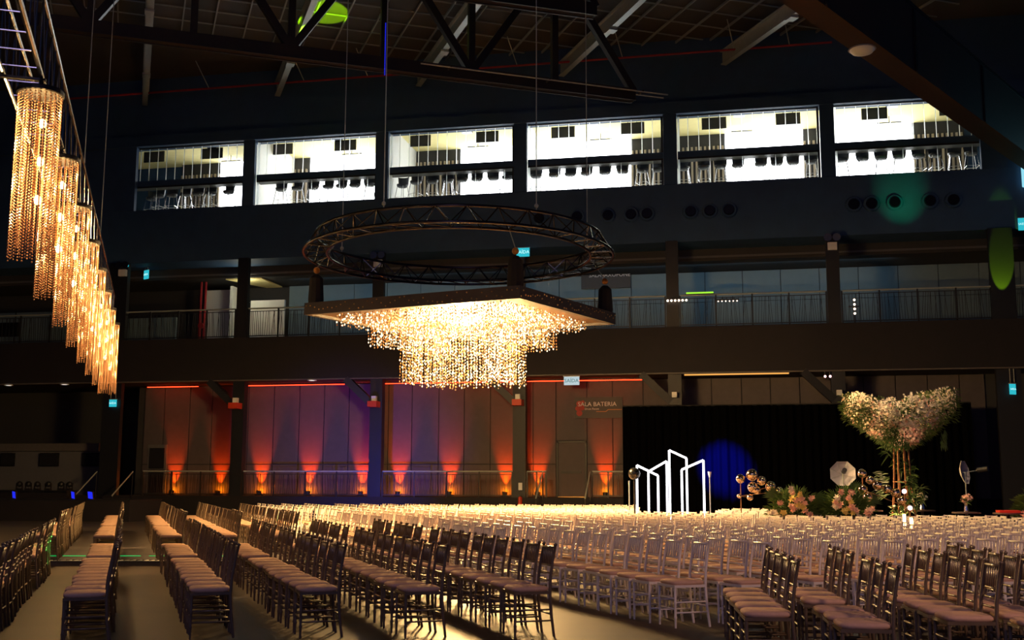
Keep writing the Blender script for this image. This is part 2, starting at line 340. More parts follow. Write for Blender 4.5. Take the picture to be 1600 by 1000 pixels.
# twin emergency lamps
for i, (c, wd) in enumerate(((0, 'by the corner column'), (2, 'above the ring truss'), (5, 'on the plain column by the right gallery bay'))):
    t = thing('emergency_light', (XCOL[c] + (.25 if c == 0 else 0), YC - .45, 11.15), f"white twin-head emergency light {wd}", 'emergency light', 'twin emergency lights')
    B().box((-.18, -.06, -.3), (.18, .1, 0)).build('battery_box', 'white', t)
    for sx in (-.17, .17): B().tube([(sx, -.1, .2), (sx, .03, .2)], [.16, .12], 10).build('lamp_head', 'chrome', t)
# ================================================================== GALLERY
for i, px in enumerate(range(9)): pass
gw = B().box((XCOL[1] + .3, YC + 4.2, 7.88), (XCOL[6] + 3, YC + 4.39, 11.0)).build('wall_gallery', 'slatback', kind='structure')
x = XCOL[1] + .35
while x < XCOL[6] + 2.5:
    B().box((x, YC + 4.1, 9.62), (x + 1.62, YC + 4.199, 10.97)).build('panel', 'gpanel', gw)
    B().box((x, YC + 4.1, 7.9), (x + 1.62, YC + 4.199, 9.60)).build('panel', 'gpanel', gw); x += 1.65
# open corridor in the bay beside the corner column
for i, (a, c, yy, z1) in enumerate(((-29.3, -26.2, 2.4, 9.35), (-25.2, -23.6, 3.3, 10.75), (-22.6, -20.9, 2.8, 10.1))):
    B().box((a, YC + yy, 7.88), (c, YC + yy + .15, z1)).build('wall_corridor_%d' % (i + 1), 'white' if i else 'gpanel', kind='structure')
B().box((-23.58, YC + 2.6, 7.88), (-23.45, YC + 3.6, 10.8)).build('trim_5', 'white', kind='structure')
B().hexa([(-23.4, YC + 1.7, 10.93), (-21.6, YC + 1.7, 10.93), (-21.6, YC + 4.1, 10.93), (-22.4, YC + 4.1, 10.93), (-23.4, YC + 1.7, 10.98), (-21.6, YC + 1.7, 10.98), (-21.6, YC + 4.1, 10.98), (-22.4, YC + 4.1, 10.98)]).build('trim_6', 'wood', kind='structure')
pp = thing('riser_pipe', (-24.9, YC + 2.3, 7.88), 'pair of red fire riser pipes standing in the gallery corridor', 'pipe')
for dx in (0, .22): B().tube([(dx, 0, 0), (dx, 0, 3.1)], .06, 8).build('pipe', 'red', pp)
B().tube([(.11, -.05, 1.0), (.11, -.16, 1.0)], .14, 10).build('valve_wheel', 'red', pp)
# left part of the gallery
lw = B().box((XL, YC + 3.0, 7.88), (-29.5, YC + 3.2, 9.9)).build('wall_gallery_left', 'gpanel', kind='structure')
for xx in (-38, -35.2, -32.6): B().box((xx, YC + 2.97, 7.9), (xx + .04, YC + 2.999, 9.9)).build('panel_joint', 'black', lw)
B().box((-36.6, YC + 2.9, 8.7), (-34.9, YC + 2.999, 9.4)).build('dark_pane', 'scrn', lw)
# railing, one per bay
def railing(x0, x1, y, z, h, label, grp):
    t = thing('railing', (x0, y, z), label, 'railing', grp); L = x1 - x0
    B().tube([(0, 0, h), (L, 0, h)], .035, 8).build('handrail', 'steel', t)
    B().box((0, -.02, .06), (L, .02, .10)).build('bottom_rail', 'black', t); B().box((0, -.015, h - .14), (L, .015, h - .11)).build('top_rail', 'black', t)
    n = max(2, round(L / 1.5))
    for k in range(n + 1): B().box((L * k / n - .03, -.03, 0), (L * k / n + .03, .03, h)).build('post', 'black', t)
    b = B(); k = .06
    while k < L - .05:
        d = (R_() - .5) * .22; b.bar((k, 0, .08), (min(max(k + d, .02), L - .02), 0, h - .12), .016, .016); k += .075 + R_() * .05
    b.build('baluster', 'black', t, kind='stuff'); return t
xs = [XL, XCOL[0]] + XCOL[1:] + [15.6]
for i in range(8):
    railing(xs[i] + .3, xs[i + 1] - .3, YC - .3, 7.9, 1.3, f"black gallery railing of slanted bars, {ORD[i]} bay from the dark end", 'gallery railings')
# lower platform rails
gr = [(-26.0, XCOL[1] - .28), (XCOL[1] + .34, XCOL[2] - .28), (XCOL[2] + .34, XCOL[3] - .28), (XCOL[3] + .34, -7.9), (-6.0, -4.7)]
for i, (a, c) in enumerate(gr):
    railing(a, c, YC - .25, 1.0, 1.06, f"black platform railing in front of amber wall lights, {ORD[i]} from the dark end", 'platform railings')
# ================================================================== LOWER WALL
pw = B().box((XCOL[0], YC + 1.98, 1.0), (11.5, YC + 2.2, 6.0)).build('wall_panelled', 'slatback', kind='structure')
edges = [-27.3, -26.1]
jx = [294, 329, 370, 386, 426, 466, 505, 544, 590, 606, 643, 685, 725, 766, 808, 833, 869]
ex = [aty(p, 700, 47.9).x for p in jx]
full = [-27.3, -26.3] + ex
for a, c in zip(full[:-1], full[1:]):
    B().box((a + .02, YC + 1.9, 2.42), (c - .02, YC + 1.98, 5.98)).build('panel', 'panel', pw)
    B().box((a + .02, YC + 1.9, 1.02), (c - .02, YC + 1.98, 2.38)).build('panel', 'panel', pw)
dx0, dx1 = -7.66, -6.66
ex2 = [aty(p, 620, 47.9).x for p in (869, 917, 957, 1005, 1053, 1112, 1159, 1204, 1250, 1300, 1350, 1400, 1450, 1500, 1540)]
for i, (a, c) in enumerate(zip(ex2[:-1], ex2[1:])):
    B().box((a + .02, YC + 1.9, 3.42 if i == 0 else 2.42), (c - .02, YC + 1.98, 5.98)).build('panel', 'panel', pw)
    if i: B().box((a + .02, YC + 1.9, 1.02), (c - .02, YC + 1.98, 2.38)).build('panel', 'panel', pw)
# the exit door between the two last amber lights
dr = B().box((ex2[0] + .1, YC + 1.86, 1.03), (ex2[1] - .1, YC + 1.95, 3.3)).build('door_1', 'panel', kind='structure')
B().box((ex2[0] + .22, YC + 1.78, 2.0), (ex2[1] - .25, YC + 1.85, 2.1)).build('push_bar', 'black', dr)
for a, c in ((ex2[0] + .02, ex2[0] + .09), (ex2[1] - .09, ex2[1] - .02)): B().box((a, YC + 1.84, 1.02), (c, YC + 1.98, 3.38)).build('door_frame', 'black', dr)
B().box((ex2[0] + .02, YC + 1.84, 3.31), (ex2[1] - .02, YC + 1.98, 3.38)).build('door_head', 'black', dr)
B().box((ex2[0] + .1, YC + 1.7, 1.0), (ex2[1] - .1, YC + 1.85, 1.025)).build('threshold', 'gold', dr)
dl = B().box((-27.0, YC + 1.84, 1.03), (-26.05, YC + 1.97, 3.3)).build('door_2', 'dimwall', kind='structure')
for z in (1.1, 2.2): B().box((-26.9, YC + 1.81, z), (-26.15, YC + 1.84, z + .95)).build('door_leaf_panel', 'column', dl)
B().box((-26.95, YC + 1.8, 2.12), (-26.1, YC + 1.83, 2.16)).build('push_bar', 'black', dl)
# amber uplights at the wall foot
amb = [269, 341, 405, 481, 564, 622, 702, 789, 840, 946]
for i, px in enumerate(amb):
    x = aty(px, 768, 47.7).x
    t = thing('uplight', (x, 47.62, 1.0), f"small black wall washer throwing amber light up, {nth(i)} from the dark end", 'uplight', 'amber uplights along the panelled wall')
    B().box((-.14, -.1, 0), (.14, .1, .05)).build('foot', 'black', t); B().tube([(0, 0, .05), (0, .03, .2)], [.1, .13], 12, cap=False).build('can', 'black', t)
    B().tube([(0, .005, .10), (0, .012, .12)], [.08, .08], 12).build('lens', 'uplamp', t)
    k_ = 1 if px not in (269, 341) else .7
    light('SPOT', 'amber_beam', (x, 47.66, 1.14), 2100 * k_, (1, .06, .002), to=(x, 47.87, 2.3), size=.02, angle=42, blend=.9)
    light('POINT', 'amber_spill', (x, 47.72, 1.22), 34 * k_, (1, .20, .003), size=.03)
# red LED strips under the slab
for i, (a, c) in enumerate(((232, 312), (372, 540), (590, 640), (640, 1005))):
    xa = aty(a, 600, 47.6).x; xc = aty(c, 600, 47.6).x
    t = thing('led_strip', ((xa + xc) / 2, 47.5, 5.93), f"glowing red light strip under the gallery slab, {ORD[i]} from the dark end", 'light strip', 'red light strips under the slab')
    hw = (xc - xa) / 2
    B().box((-hw, -.05, .03), (hw, .05, .085)).build('channel', 'black', t); B().box((-hw + .02, -.03, .0), (hw - .02, .03, .029)).build('diffuser', 'redled', t)
t = thing('led_strip', (-.1, 45.5, 5.90), 'dim amber light strip under the slab above the stage curtain', 'light strip', 'amber light strip under the slab')
B().box((-2.2, -.08, .05), (2.1, .08, .065)).build('channel', 'black', t); B().box((-2.1, -.05, .0), (2.0, .05, .049)).build('diffuser', 'amb', t)
# stairs with handrails
def stairs(x0, x1, label):
    t = thing('staircase', ((x0 + x1) / 2, YC - .5, 0), label, 'stairs'); h = (x1 - x0) / 2
    for k in range(5): B().box((-h, -.3 * (k + 1), 0), (h, -.3 * k, 1 - .19 * (k + 1))).build('step', 'slab', t)
    for sx in (-h, h):
        B().tube([(sx, 0, 2.04), (sx, -1.6, 1.0)], .03, 8).build('handrail', 'steel', t)
        for k in (0, 1): B().tube([(sx, -1.55 * k - .02, 0 if k else .9), (sx, -1.55 * k - .02, 1.02 if k else 2.0)], .02, 6).build('baluster', 'black', t)
stairs(-28.1, -26.35, 'dark steps with sloping handrails beside the corner column')
stairs(-8.0, -6.05, 'dark steps with sloping handrails below the exit door')
# counter area at the far left
cl = B().box((XL, YC + 1.2, 0), (-29, YC + 1.5, 3.3)).build('wall_counter', 'dimwall', kind='structure')
B().box((XL, YC + 1.0, 3.0), (-29, YC + 1.19, 3.35)).build('beam_1', 'soffit', kind='structure')
for i, (a, c) in enumerate(((0, 22), (61, 91), (128, 160))):
    xa = aty(a, 715, YC + 1.1).x; xc = aty(c, 715, YC + 1.1).x
    t = thing('television', ((xa + xc) / 2, YC + 1.11, 2.3), f"dark wall screen above the far counter, {ORD[i]} from the dark end", 'television', 'dark screens above the counter')
    B().box((-(xc - xa) / 2, 0, 0), ((xc - xa) / 2, .08, .62)).build('screen', 'scrn', t); B().box((-(xc - xa) / 2 + .04, -.01, .04), ((xc - xa) / 2 - .04, -.001, .58)).build('screen_glass', 'black', t)
ct = thing('bar_counter', (-35, YC - 1.2, 0), 'long dark bar counter at the far end of the hall', 'counter')
B().box((-6.7, -.4, 0), (6.2, .4, 1.15)).build('body', 'slab', ct); B().box((-6.75, -.5, 1.15), (6.25, .5, 1.22)).build('worktop', 'black', ct)
for i, px in enumerate((30, 44, 58, 75, 95, 108)):
    x = aty(px, 765, YC - 1.2).x
    t = thing('stage_lamp', (x, YC - 1.2, 1.22), f"small dark moving-head lamp on the far counter, {ORD[i]} from the dark end", 'stage lamp', 'lamps on the far counter')
    B().box((-.12, -.1, 0), (.12, .1, .08)).build('base', 'black', t); B().ball((0, 0, .26), .13, 10, 6).build('head', 'dsteel', t, smooth=True)
    for sx in (-.14, .14): B().box((sx - .015, -.03, .08), (sx + .015, .03, .3)).build('yoke_arm', 'black', t)
for i, (px, py) in enumerate(((22, 788), (115, 775), (141, 773), (143, 780))):
    p = atz(px, py, .75)
    t = thing('blue_lamp', (aty(px, py, 40).x, 40, .9), f"tiny blue glowing lamp in the dark bar corner, {ORD[i]} from the dark end", 'lamp', 'blue lamps in the dark corner')
    B().box((-.07, -.05, .0), (.07, .05, .3)).build('body', 'black', t); B().quad((-.05, -.052, .05), (.09, -.052, .02), (.05, -.052, .28), (-.09, -.052, .31)).build('lens', 'blueled', t)
sr = thing('stage_riser', (-32, 39.6, 0), 'low dark stage riser in the unlit corner of the hall', 'stage'); B().box((-6, 0, 0), (9, 2.4, .86)).build('deck', 'slab', sr); B().box((-6.02, -.02, .86), (9.02, 2.42, .9)).build('top_board', 'black', sr)
# downlights under the far-left slab
for i, (px, py) in enumerate(((8, 601), (95, 609), (484, 593))):
    p = aty(px, py, 45.2)
    t = thing('downlight', (p.x, 45.45, 5.93), f"small round downlight under the slab, {ORD[i]} from the dark end", 'downlight', 'downlights under the slab')
    B().lathe((0, 0, 0), [(.16, .035), (.2, .03), (.2, .0), (.14, 0)], 14).build('ring', 'white', t); B().lathe((0, 0, .005), [(.001, 0), (.13, 0)], 14).build('diffuser', 'downl', t)
# ================================================================== CURTAIN + SIGNS
cx0, cx1 = -4.7, 8.6
cu = thing('stage_curtain', (cx0, 45.35, 0), 'wide black pleated stage curtain behind the altar', 'curtain')
n = 190; vs = B(); W = cx1 - cx0
for seg, (a, c) in enumerate(((0, .33), (.33, .66), (.66, 1))):
    m = B(); pts = []
    for k in range(90):
        q = a + (c - a) * k / 89; pts.append((q * W, .07 * math.sin(q * 260) + .05 * math.sin(q * 97 + 1)))
    for z0, z1 in ((0.02, 4.66),):
        nn = len(m.v)
        for (X_, Y_) in pts: m.v += [(X_, Y_, z0), (X_, Y_, z1), (X_, Y_ + .012, z0), (X_, Y_ + .012, z1)]
        for k in range(89): i0 = nn + 4 * k; m.f += [(i0, i0 + 4, i0 + 5, i0 + 1), (i0 + 2, i0 + 3, i0 + 7, i0 + 6)]
    m.build('drape', 'curtain', cu, smooth=True)
B().tube([(0, .05, 4.68), (W, .05, 4.68)], .03, 8).build('curtain_rail', 'black', cu)
for k in (0, W / 2, W): B().tube([(k, .2, 0), (k, .2, 4.68)], .03, 8).build('upright', 'black', cu)
RX = (PI / 2, 0, 0)
def sign(p0, p1, y, lines, label, slanted=None):
    a = aty(*p0, y); c = aty(*p1, y); wd = c.x - a.x; ht = a.z - c.z
    t = thing('wall_sign', (a.x, y, c.z), label, 'sign'); B().box((0, 0, 0), (wd, .05, ht)).build('board', 'signb', t)
    return t, wd, ht
t, wd, ht = sign((898, 621), (973, 653), 47.75, 0, 'dark wall sign reading SALA BATERIA above the exit door')
text('lettering', 'SALA BATERIA', .26, (wd * .47, -.01, ht * .66), RX, 'signw', t); text('small_lettering', 'Drum Room', .12, (wd * .36, -.01, ht * .44), RX, 'signw', t)
m = B()
for cx, cz, r in ((.2, .62, .13), (.12, .42, .1), (.3, .45, .12), (.2, .22, .13), (.35, .7, .07)): m.tube([(cx, -.004, cz * ht / .9), (cx, -.014, cz * ht / .9)], r, 12)
m.build('drum_emblem', 'signr', t); m = B(); m.box((wd * .45, -.01, ht * .30), (wd * .66, -.002, ht * .325)); m.bar((wd * .65, -.006, ht * .31), (wd * .70, -.006, ht * .40), .012, .02); m.box((wd * .69, -.01, ht * .39), (wd * .99, -.002, ht * .415)); m.build('accent_line', 'signo', t)
t, wd, ht = sign((908, 419), (985, 449), 50.0, 0, 'dark wall sign reading SALA JAXOFONE on the gallery wall')
text('lettering', 'SALA JAXOFONE', .25, (wd * .58, -.01, ht * .62), RX, 'signw', t)
# exit signs
def exit_sign(px, py, wpx, hpx, y, label, m='exit', tx='exitt', rz=0, up=0):
    p = aty(px, py, y); k = (y / F) * 1.02; wd = wpx * k; ht = hpx * k
    t = thing('exit_sign', (p.x, y, p.z - ht / 2), label, 'exit sign', 'lit exit signs', rz)
    B().box((-wd / 2, 0, 0), (wd / 2, .05, ht)).build('panel', m, t)
    B().box((-wd / 2 - .02, -.01, ht), (wd / 2 + .02, .06, ht + .03)).build('housing', 'steel', t)
    if up:
        for sx in (-wd * .35, wd * .35): B().tube([(sx, .025, ht + .03), (sx, .025, up - p.z + ht / 2)], .012, 6).build('hanger_rod', 'steel', t)
    text('lettering', 'SAÍDA', min(ht * .62, wd * .36), (0, -.01, ht * .5), RX, tx, t, depth=.003)
exit_sign(228, 429, 13, 15, YC + .9, 'cyan exit sign reading SAÍDA hanging in the gallery corridor', rz=-.5, up=11.5)
exit_sign(384, 477, 11, 9, YC + 2.74, 'small cyan exit sign reading SAÍDA on the white corridor wall')
exit_sign(817, 394, 21, 14, YC - .41, 'cyan exit sign reading SAÍDA seen above the ring truss')
exit_sign(893, 595, 24, 13, YC - .68, 'white exit sign reading SAÍDA on the slab edge near the chandelier', 'exitw', 'exitd')
exit_sign(176, 630, 13, 12, YC - .5, 'cyan exit sign reading SAÍDA below the crystal lamps', up=6.0)
exit_sign(1583, 608, 10, 15, YC - .5, 'narrow cyan exit sign reading SAÍDA at the dark curtain end', rz=.5, up=6.0)
exit_sign(1598, 350, 12, 18, YC - .17, 'pale blue exit sign reading SAÍDA cut by the frame high up')
# fire extinguisher by the lower column
t = thing('fire_extinguisher', (aty(813, 760, 45.4).x, 45.35, .55), 'red fire extinguisher with its white sign on the column foot', 'extinguisher')
B().tube([(0, 0, 0), (0, 0, .45), (0, 0, .5)], [.09, .09, .03], 10).build('cylinder', 'redobj', t); B().box((-.08, .05, .75), (.08, .07, 1.05)).build('sign_plate', 'white', t); B().tube([(0, 0, .5), (.07, 0, .55)], .02, 6).build('valve', 'black', t)
# lamps clamped to the gallery rail
for i, (px, py, n, vert) in enumerate(((1058, 470, 6, 0), (1137, 471, 6, 0), (1335, 482, 4, 1))):
    p = aty(px, py, YC - .4)
    t = thing('stage_light_bar', (p.x, YC - .46, p.z), ('row of small warm spot lamps clamped to the gallery rail by the column', 'dimmer row of small spot lamps on the gallery rail beyond the lime glow', 'upright stack of four warm lamps at the gallery rail')[i], 'light bar', 'lamp bars on the gallery rail')
    L = n * .15 / 2
    if vert: B().tube([(0, .05, -L - .3), (0, .05, L)], .03, 6).build('bar', 'black', t)
    else: B().tube([(-L, .05, .08), (L, .05, .08)], .03, 6).build('bar', 'black', t)
    for q in ((-.2, .2) if i else ()): B().box((q - .02, .04, .06), (q + .02, .13, .2) if not vert else (q * .1 + .02, .13, .1)).build('clamp', 'black', t)
    for k in range(n):
        q = -L + (k + .5) * .15 * (1 if not vert else 1.2); pos = (q, -.03, 0) if not vert else (0, -.03, q)
        B().ball(pos, .045 if i != 1 else .025, 8, 5).build('lamp', 'spot', t)
t = thing('lime_tube', (aty(1093, 464, 45.3).x, 45.7, 9.298), 'lime green light tube lying along the gallery handrail', 'tube light'); B().tube([(-.55, 0, 0), (.55, 0, 0)], .035, 8).build('tube', 'limeled', t); B().box((-.6, -.04, -.06), (.6, .04, -.04)).build('clip', 'black', t)
for i, px in enumerate((1289, 1297)):
    t = thing('spot_lamp', (aty(px, 581, 45.55).x, 45.55, 5.78), f"tiny bright spot lamp under the slab edge, {ORD[i]} of the pair above the curtain", 'lamp', 'pair of spots under the slab'); B().ball((0, 0, 0), .05, 8, 5).build('bulb', 'pinkb', t); B().tube([(0, 0, .05), (0, 0, .185)], .035, 8).build('socket', 'black', t)
# ================================================================== ROOF STRUCTURE
for i, off in enumerate((-.05, 5.65, 11.4, 16.95, 22.9)):
    o = V * off; base = CAM.copy(); base.z = 0
    P = base + o; # run from near camera to facade
    t1 = (45.9 - P.y) / U.y; t0 = (20 - P.y) / U.y if i < 3 else max((14 - P.y) / U.y, 4)
    t = thing('roof_beam', tuple(P + U * t0 + Vector((0, 0, 19.0))), f"pale steel roof beam running back under the dark deck, {ORD[i]} from the crystal lamps", 'beam', 'pale roof beams', math.radians(120.36))
    L = t1 - t0
    B().box((0, -.12, 0), (L, .12, .05)).build('flange', 'steel', t); B().box((0, -.04, .05), (L, .04, .55)).build('web', 'steel', t); B().box((0, -.16, .55), (L, .16, .6)).build('flange', 'steel', t)
    for q in (.35, .62, .85): B().box((L * q, -.17, -.08), (L * q + .4, .17, -.002)).build('splice_plate', 'steel', t)
def truss(pA, pB, zb, zt, label, panels, ph=0, dark='dsteel', w=.34):
    A = Vector((*pA[:2], 0)); Bv = Vector((*pB[:2], 0)); d = Bv - A; L = d.length; rz = math.atan2(d.y, d.x)
    t = thing('roof_truss', (A.x, A.y, zb), label, 'truss', 'big dark roof trusses', rz); h = zt - zb
    B().box((0, -w / 2, 0), (L, w / 2, .4)).build('bottom_chord', dark, t); B().box((0, -w / 2, h - .4), (L, w / 2, h)).build('top_chord', dark, t)
    for s in (-1, 1): B().box((0, s * w / 2 - .03, -.03), (L, s * w / 2 + .03, -.001)).build('chord_edge', 'dsteel', t)
    for k in range(panels):
        x0 = L * k / panels; x1 = L * (k + 1) / panels
        B().bar((x0, 0, .4), (x0, 0, h - .4), .22, .22).build('upright', dark, t)
        a, c = ((x0, 0, .3), (x1, 0, h - .3)) if (k + ph) % 2 else ((x0, 0, h - .3), (x1, 0, .3))
        B().bar(a, c, .24, .24).build('diagonal', dark, t)
    return t
pa = atz(400, 85, 15); pb = atz(950, 153, 15); dd = (pb - pa).normalized()
truss(pa - dd * 14, pb + dd * 1, 15, 20.1, 'long dark roof truss crossing above the ring truss', 9)
q = atz(655, 122, 15.8); q2 = atz(950, 151, 15)
t = thing('cable_tray', (pa.x + dd.x * 6 - .4, pa.y + dd.y * 6 - .8, 15.2), 'thin double steel conduit hung under the long roof truss', 'conduit', rz=math.atan2(dd.y, dd.x))
for s in (0, .35): B().tube([(0, s, 0), (9, s, -.0)], .025, 6).build('conduit', 'steel', t)
for k in (1, 4.5, 8): B().box((k, -.03, 0), (k + .05, .38, .06)).build('clip', 'black', t)
pa2 = atz(560, 0, 18) ; 
truss(atz(300, -60, 16.5), atz(930, 26, 16.5), 16.5, 20.1, 'nearer dark roof truss touching the top of the frame', 8, 1)
# red sprinkler pipe
a = aty(100, 155, 45); c = aty(1300, 66, 45)
sp = thing('sprinkler_pipe', (a.x, 45, a.z), 'long thin red sprinkler pipe under the roof in front of the upper wall', 'pipe')
B().tube([(0, 0, 0), (c.x - a.x, 0, c.z - a.z)], .05, 8).build('pipe', 'red', sp)
for px in (328, 476, 575, 808, 973, 1148, 1235):
    x = aty(px, 110, 45).x - a.x; z = (c.z - a.z) * x / (c.x - a.x)
    B().tube([(x, 0, z), (x - .25, -.9, 20.25 - a.z)], .022, 6).build('hanger_rod', 'steel', sp)
# big brown box beam with dome lamp, right of frame
b0 = Vector((-3.2, 19.4, 13.5)); b1 = Vector((11.4, 45.6, 13.5)); bd = (b1 - b0).normalized(); bn = Vector((bd.y, -bd.x, 0))
bb = B(); bb.prism([b0, b0 + bn * .75, b0 + bn * .75 + Vector((0, 0, 2.0)), b0 + Vector((0, 0, 2.0))], b1 - b0)
bo = bb.build('box_beam', 'beam', label='huge dark brown box beam slanting across the upper corner of the hall', cat='beam')
e = B().prism([b0 - bn * .03 + Vector((0, 0, 2.0)), b0 + bn * .78 + Vector((0, 0, 2.0)), b0 + bn * .78 + Vector((0, 0, 2.1)), b0 - bn * .03 + Vector((0, 0, 2.1))], b1 - b0).build('top_plate', 'black', bo)
for k in (4, 10, 16, 22, 28): B().prism([b0 + bd * k + bn * .76, b0 + bd * k + bn * .80, b0 + bd * k + bn * .8 + Vector((0, 0, 1.95)), b0 + bd * k + bn * .76 + Vector((0, 0, 1.95))], bd * .12).build('stiffener', 'black', bo)
dm = atz(1347, 76, 13.5)
t = thing('dome_lamp', (dm.x, dm.y, 13.5), 'round pale dome lamp under the brown box beam', 'lamp')
B().lathe((0, 0, 0), [(.34, -.001), (.34, -.05), (.28, -.12), (.15, -.17), (.01, -.18)], 20).build('dome', 'dome', t, smooth=True); B().lathe((0, 0, 0), [(.36, -.001), (.38, -.03), (.34, -.035)], 20).build('rim', 'steel', t)
# lower soffit right of the box beam, ribbed
s0 = b0 + bn * 3.2 + Vector((0, 0, 2.3)); rbf = B().prism([s0, s0 + bn * 22, s0 + bn * 22 + Vector((0, 0, .2)), s0 + Vector((0, 0, .2))], b1 - b0).build('ceiling_wing', 'roof', kind='structure')
m = B()
for k in range(60): m.bar(s0 + bn * (.3 + k * .36) + Vector((0, 0, -.03)), s0 + bn * (.3 + k * .36) + (b1 - b0) + Vector((0, 0, -.03)), .06, .05)
m.build('corrugation', 'soffit', rbf, kind='stuff')
# hanging cables
for i, (px, y, z0, nm) in enumerate(((123, 30, 6, 'black'), (155, 34, 6, 'black'))):
    p = atd(px, 400, y); B().tube([(p.x, p.y, 8.5), (p.x, p.y, 20.2)], .012, 5).build('hanging_cable', 'steel', label=f"thin steel cable dropping from the roof, {('nearer the crystal lamps', 'nearer the corner column')[i]}", cat='cable', group='loose cables')
# ================================================================== RING TRUSS
RC = Vector((-6.62, 25.95, 7.0)); RR = 3.74
rt = thing('ring_truss', tuple(RC), 'large round black chrome truss ring hanging above the chandelier', 'truss')
def circ(r, z, rad, name):
    m = B(); N = 72; pts = [(r * math.cos(2 * PI * k / N), r * math.sin(2 * PI * k / N), z) for k in range(N + 1)]; m.tube(pts, rad, 6, cap=False); m.build(name, 'balu', rt, smooth=True)
circ(RR, .0, .035, 'outer_chord'); circ(RR - .55, .0, .035, 'inner_chord'); circ(RR - .27, .42, .035, 'top_chord')
N = 32
for k in range(N):
    a0 = 2 * PI * k / N; a1 = 2 * PI * (k + .5) / N; a2 = 2 * PI * (k + 1) / N
    P = lambda r, a, z: (r * math.cos(a), r * math.sin(a), z)
    m = B()
    for q, s in ((P(RR, a0, 0), P(RR - .27, a1, .42)), (P(RR - .27, a1, .42), P(RR, a2, 0)), (P(RR - .55, a0, 0), P(RR - .27, a1, .42)), (P(RR - .27, a1, .42), P(RR - .55, a2, 0)), (P(RR, a0, 0), P(RR - .55, a0, 0)), (P(RR, a0, 0), P(RR - .55, a2, 0))): m.tube([q, s], .014, 5, cap=False)
    m.build('web', 'balu', rt)
for i, px in enumerate((521, 589, 847, 933)):
    best = min((k for k in range(360)), key=lambda k: abs(proj(RC + Vector((RR * math.cos(math.radians(k)), RR * math.sin(math.radians(k)), .2)))[0] - px) + (0 if (math.sin(math.radians(k)) > -.2) == (i in (0, 3)) else 60))
    x = RC.x + (RR - .27) * math.cos(math.radians(best)); y = RC.y + (RR - .27) * math.sin(math.radians(best))
    cb = thing('suspension_cable', (x, y, 7.44), f"thin cable holding the ring truss from the roof, {ORD[i]} from the crystal lamps", 'cable', 'cables of the ring truss')
    B().tube([(0, 0, 0), (0, 0, 12.7)], .012, 5).build('wire', 'steel', cb); B().ball((0, 0, .1), .05, 8, 5).build('shackle', 'steel', cb)
    if i == 1:
        m = B()
        for z in range(34): m.octa((-.03, -.03, 3.0 + z * .036), .016)
        m.build('blue_glow', 'blueled', cb, kind='stuff')  # glowing beads stand in for blue light falling on the wire
# ================================================================== BIG CHANDELIER
L_, N_, R2 = atz(475, 492, 5.7), atz(812, 466, 5.7), atz(962, 507, 5.7); K4 = L_ + R2 - N_
CC = (L_ + R2) / 2; corners = [N_ - CC, R2 - CC, K4 - CC, L_ - CC]
ch = thing('chandelier', tuple(CC), 'huge stepped rectangular chandelier of glowing drops under a dark frame', 'chandelier')
Zp = Vector((0, 0, 1))
for k in range(4):
    a, c = corners[k], corners[(k + 1) % 4]; ia, ic = a * .955, c * .955
    B().hexa([a, c, ic, ia, a + Zp * .30, c + Zp * .30, ic + Zp * .30, ia + Zp * .30]).build('frame_side', 'gold' if 0 else 'signb', ch)
    m = B()
    for j in range(46):
        q = a.lerp(c, (j + .5) / 46) * 1.002 + Zp * (.06 + R_() * .2); m.octa(tuple(q), .02)
    m.build('sequin', 'gold', ch, kind='stuff')
B().prism([c * .954 + Zp * .06 for c in corners], Zp * .04).build('soffit', 'dgold', ch)
m = B()
def tier(s, z0, z1, step, prob, rings):
    led = B(); cry = B(); dim = B()
    for q in rings:
        for k in range(4):
            a = corners[k] * (s * q); c = corners[(k + 1) % 4] * (s * q); n = max(2, int((c - a).length / step))
            for j in range(n):
                p = a.lerp(c, j / n) + Vector(((R_() - .5) * .03, (R_() - .5) * .03, 0)); z = z0 - R_() * .06; ze = z1 + (R_() - .5) * .12
                while z > ze:
                    q_ = R_(); (led if q_ < prob else dim if q_ < prob + .33 else cry).octa((p.x + (R_() - .5) * .02, p.y + (R_() - .5) * .02, z), .015 + R_() * .01, .022 + R_() * .012); z -= .07 + R_() * .02
    return led, cry, dim
for i, (s, z0, z1, rings) in enumerate(((.80, .05, -.20, (1, .94, .88, .81)), (.60, .03, -.73, (1, .9)), (.40, .03, -1.66, (1, .85)))):
    led, cry, dim = tier(s, z0, z1, .088, .29, rings)
    nm = ('upper', 'middle', 'lower')[i]
    led.build(nm + '_tier_light', 'led', ch, kind='stuff'); dim.build(nm + '_tier_dim_light', 'leddim', ch, kind='stuff'); cry.build(nm + '_tier_crystal', 'drop', ch, kind='stuff')
# rows under the soffit between tiers
for i, (P0, s) in enumerate(((L_, 'over the far corner beside the gallery'), (N_, 'over the closest corner of the frame'), (R2, 'over the corner facing the stage curtain'))):
    p = CC + (P0 - CC) * .93
    t = thing('chain_hoist', (p.x, p.y, 6.0), f"black hoist bag with orange hook {s}", 'hoist', 'chain hoists on the chandelier')
    B().tube([(0, 0, 0), (0, 0, .1), (0, 0, .62), (0, 0, .72)], [.19, .2, .17, .08], 10).build('chain_bag', 'bag', t); B().ball((0, 0, .84), .085, 10, 6).build('hook_block', 'orange', t)
    B().tube([(0, 0, .9), ((RC.x - p.x) * .12, (RC.y - p.y) * .12, 1.45)], .012, 5).build('chain', 'steel', t)
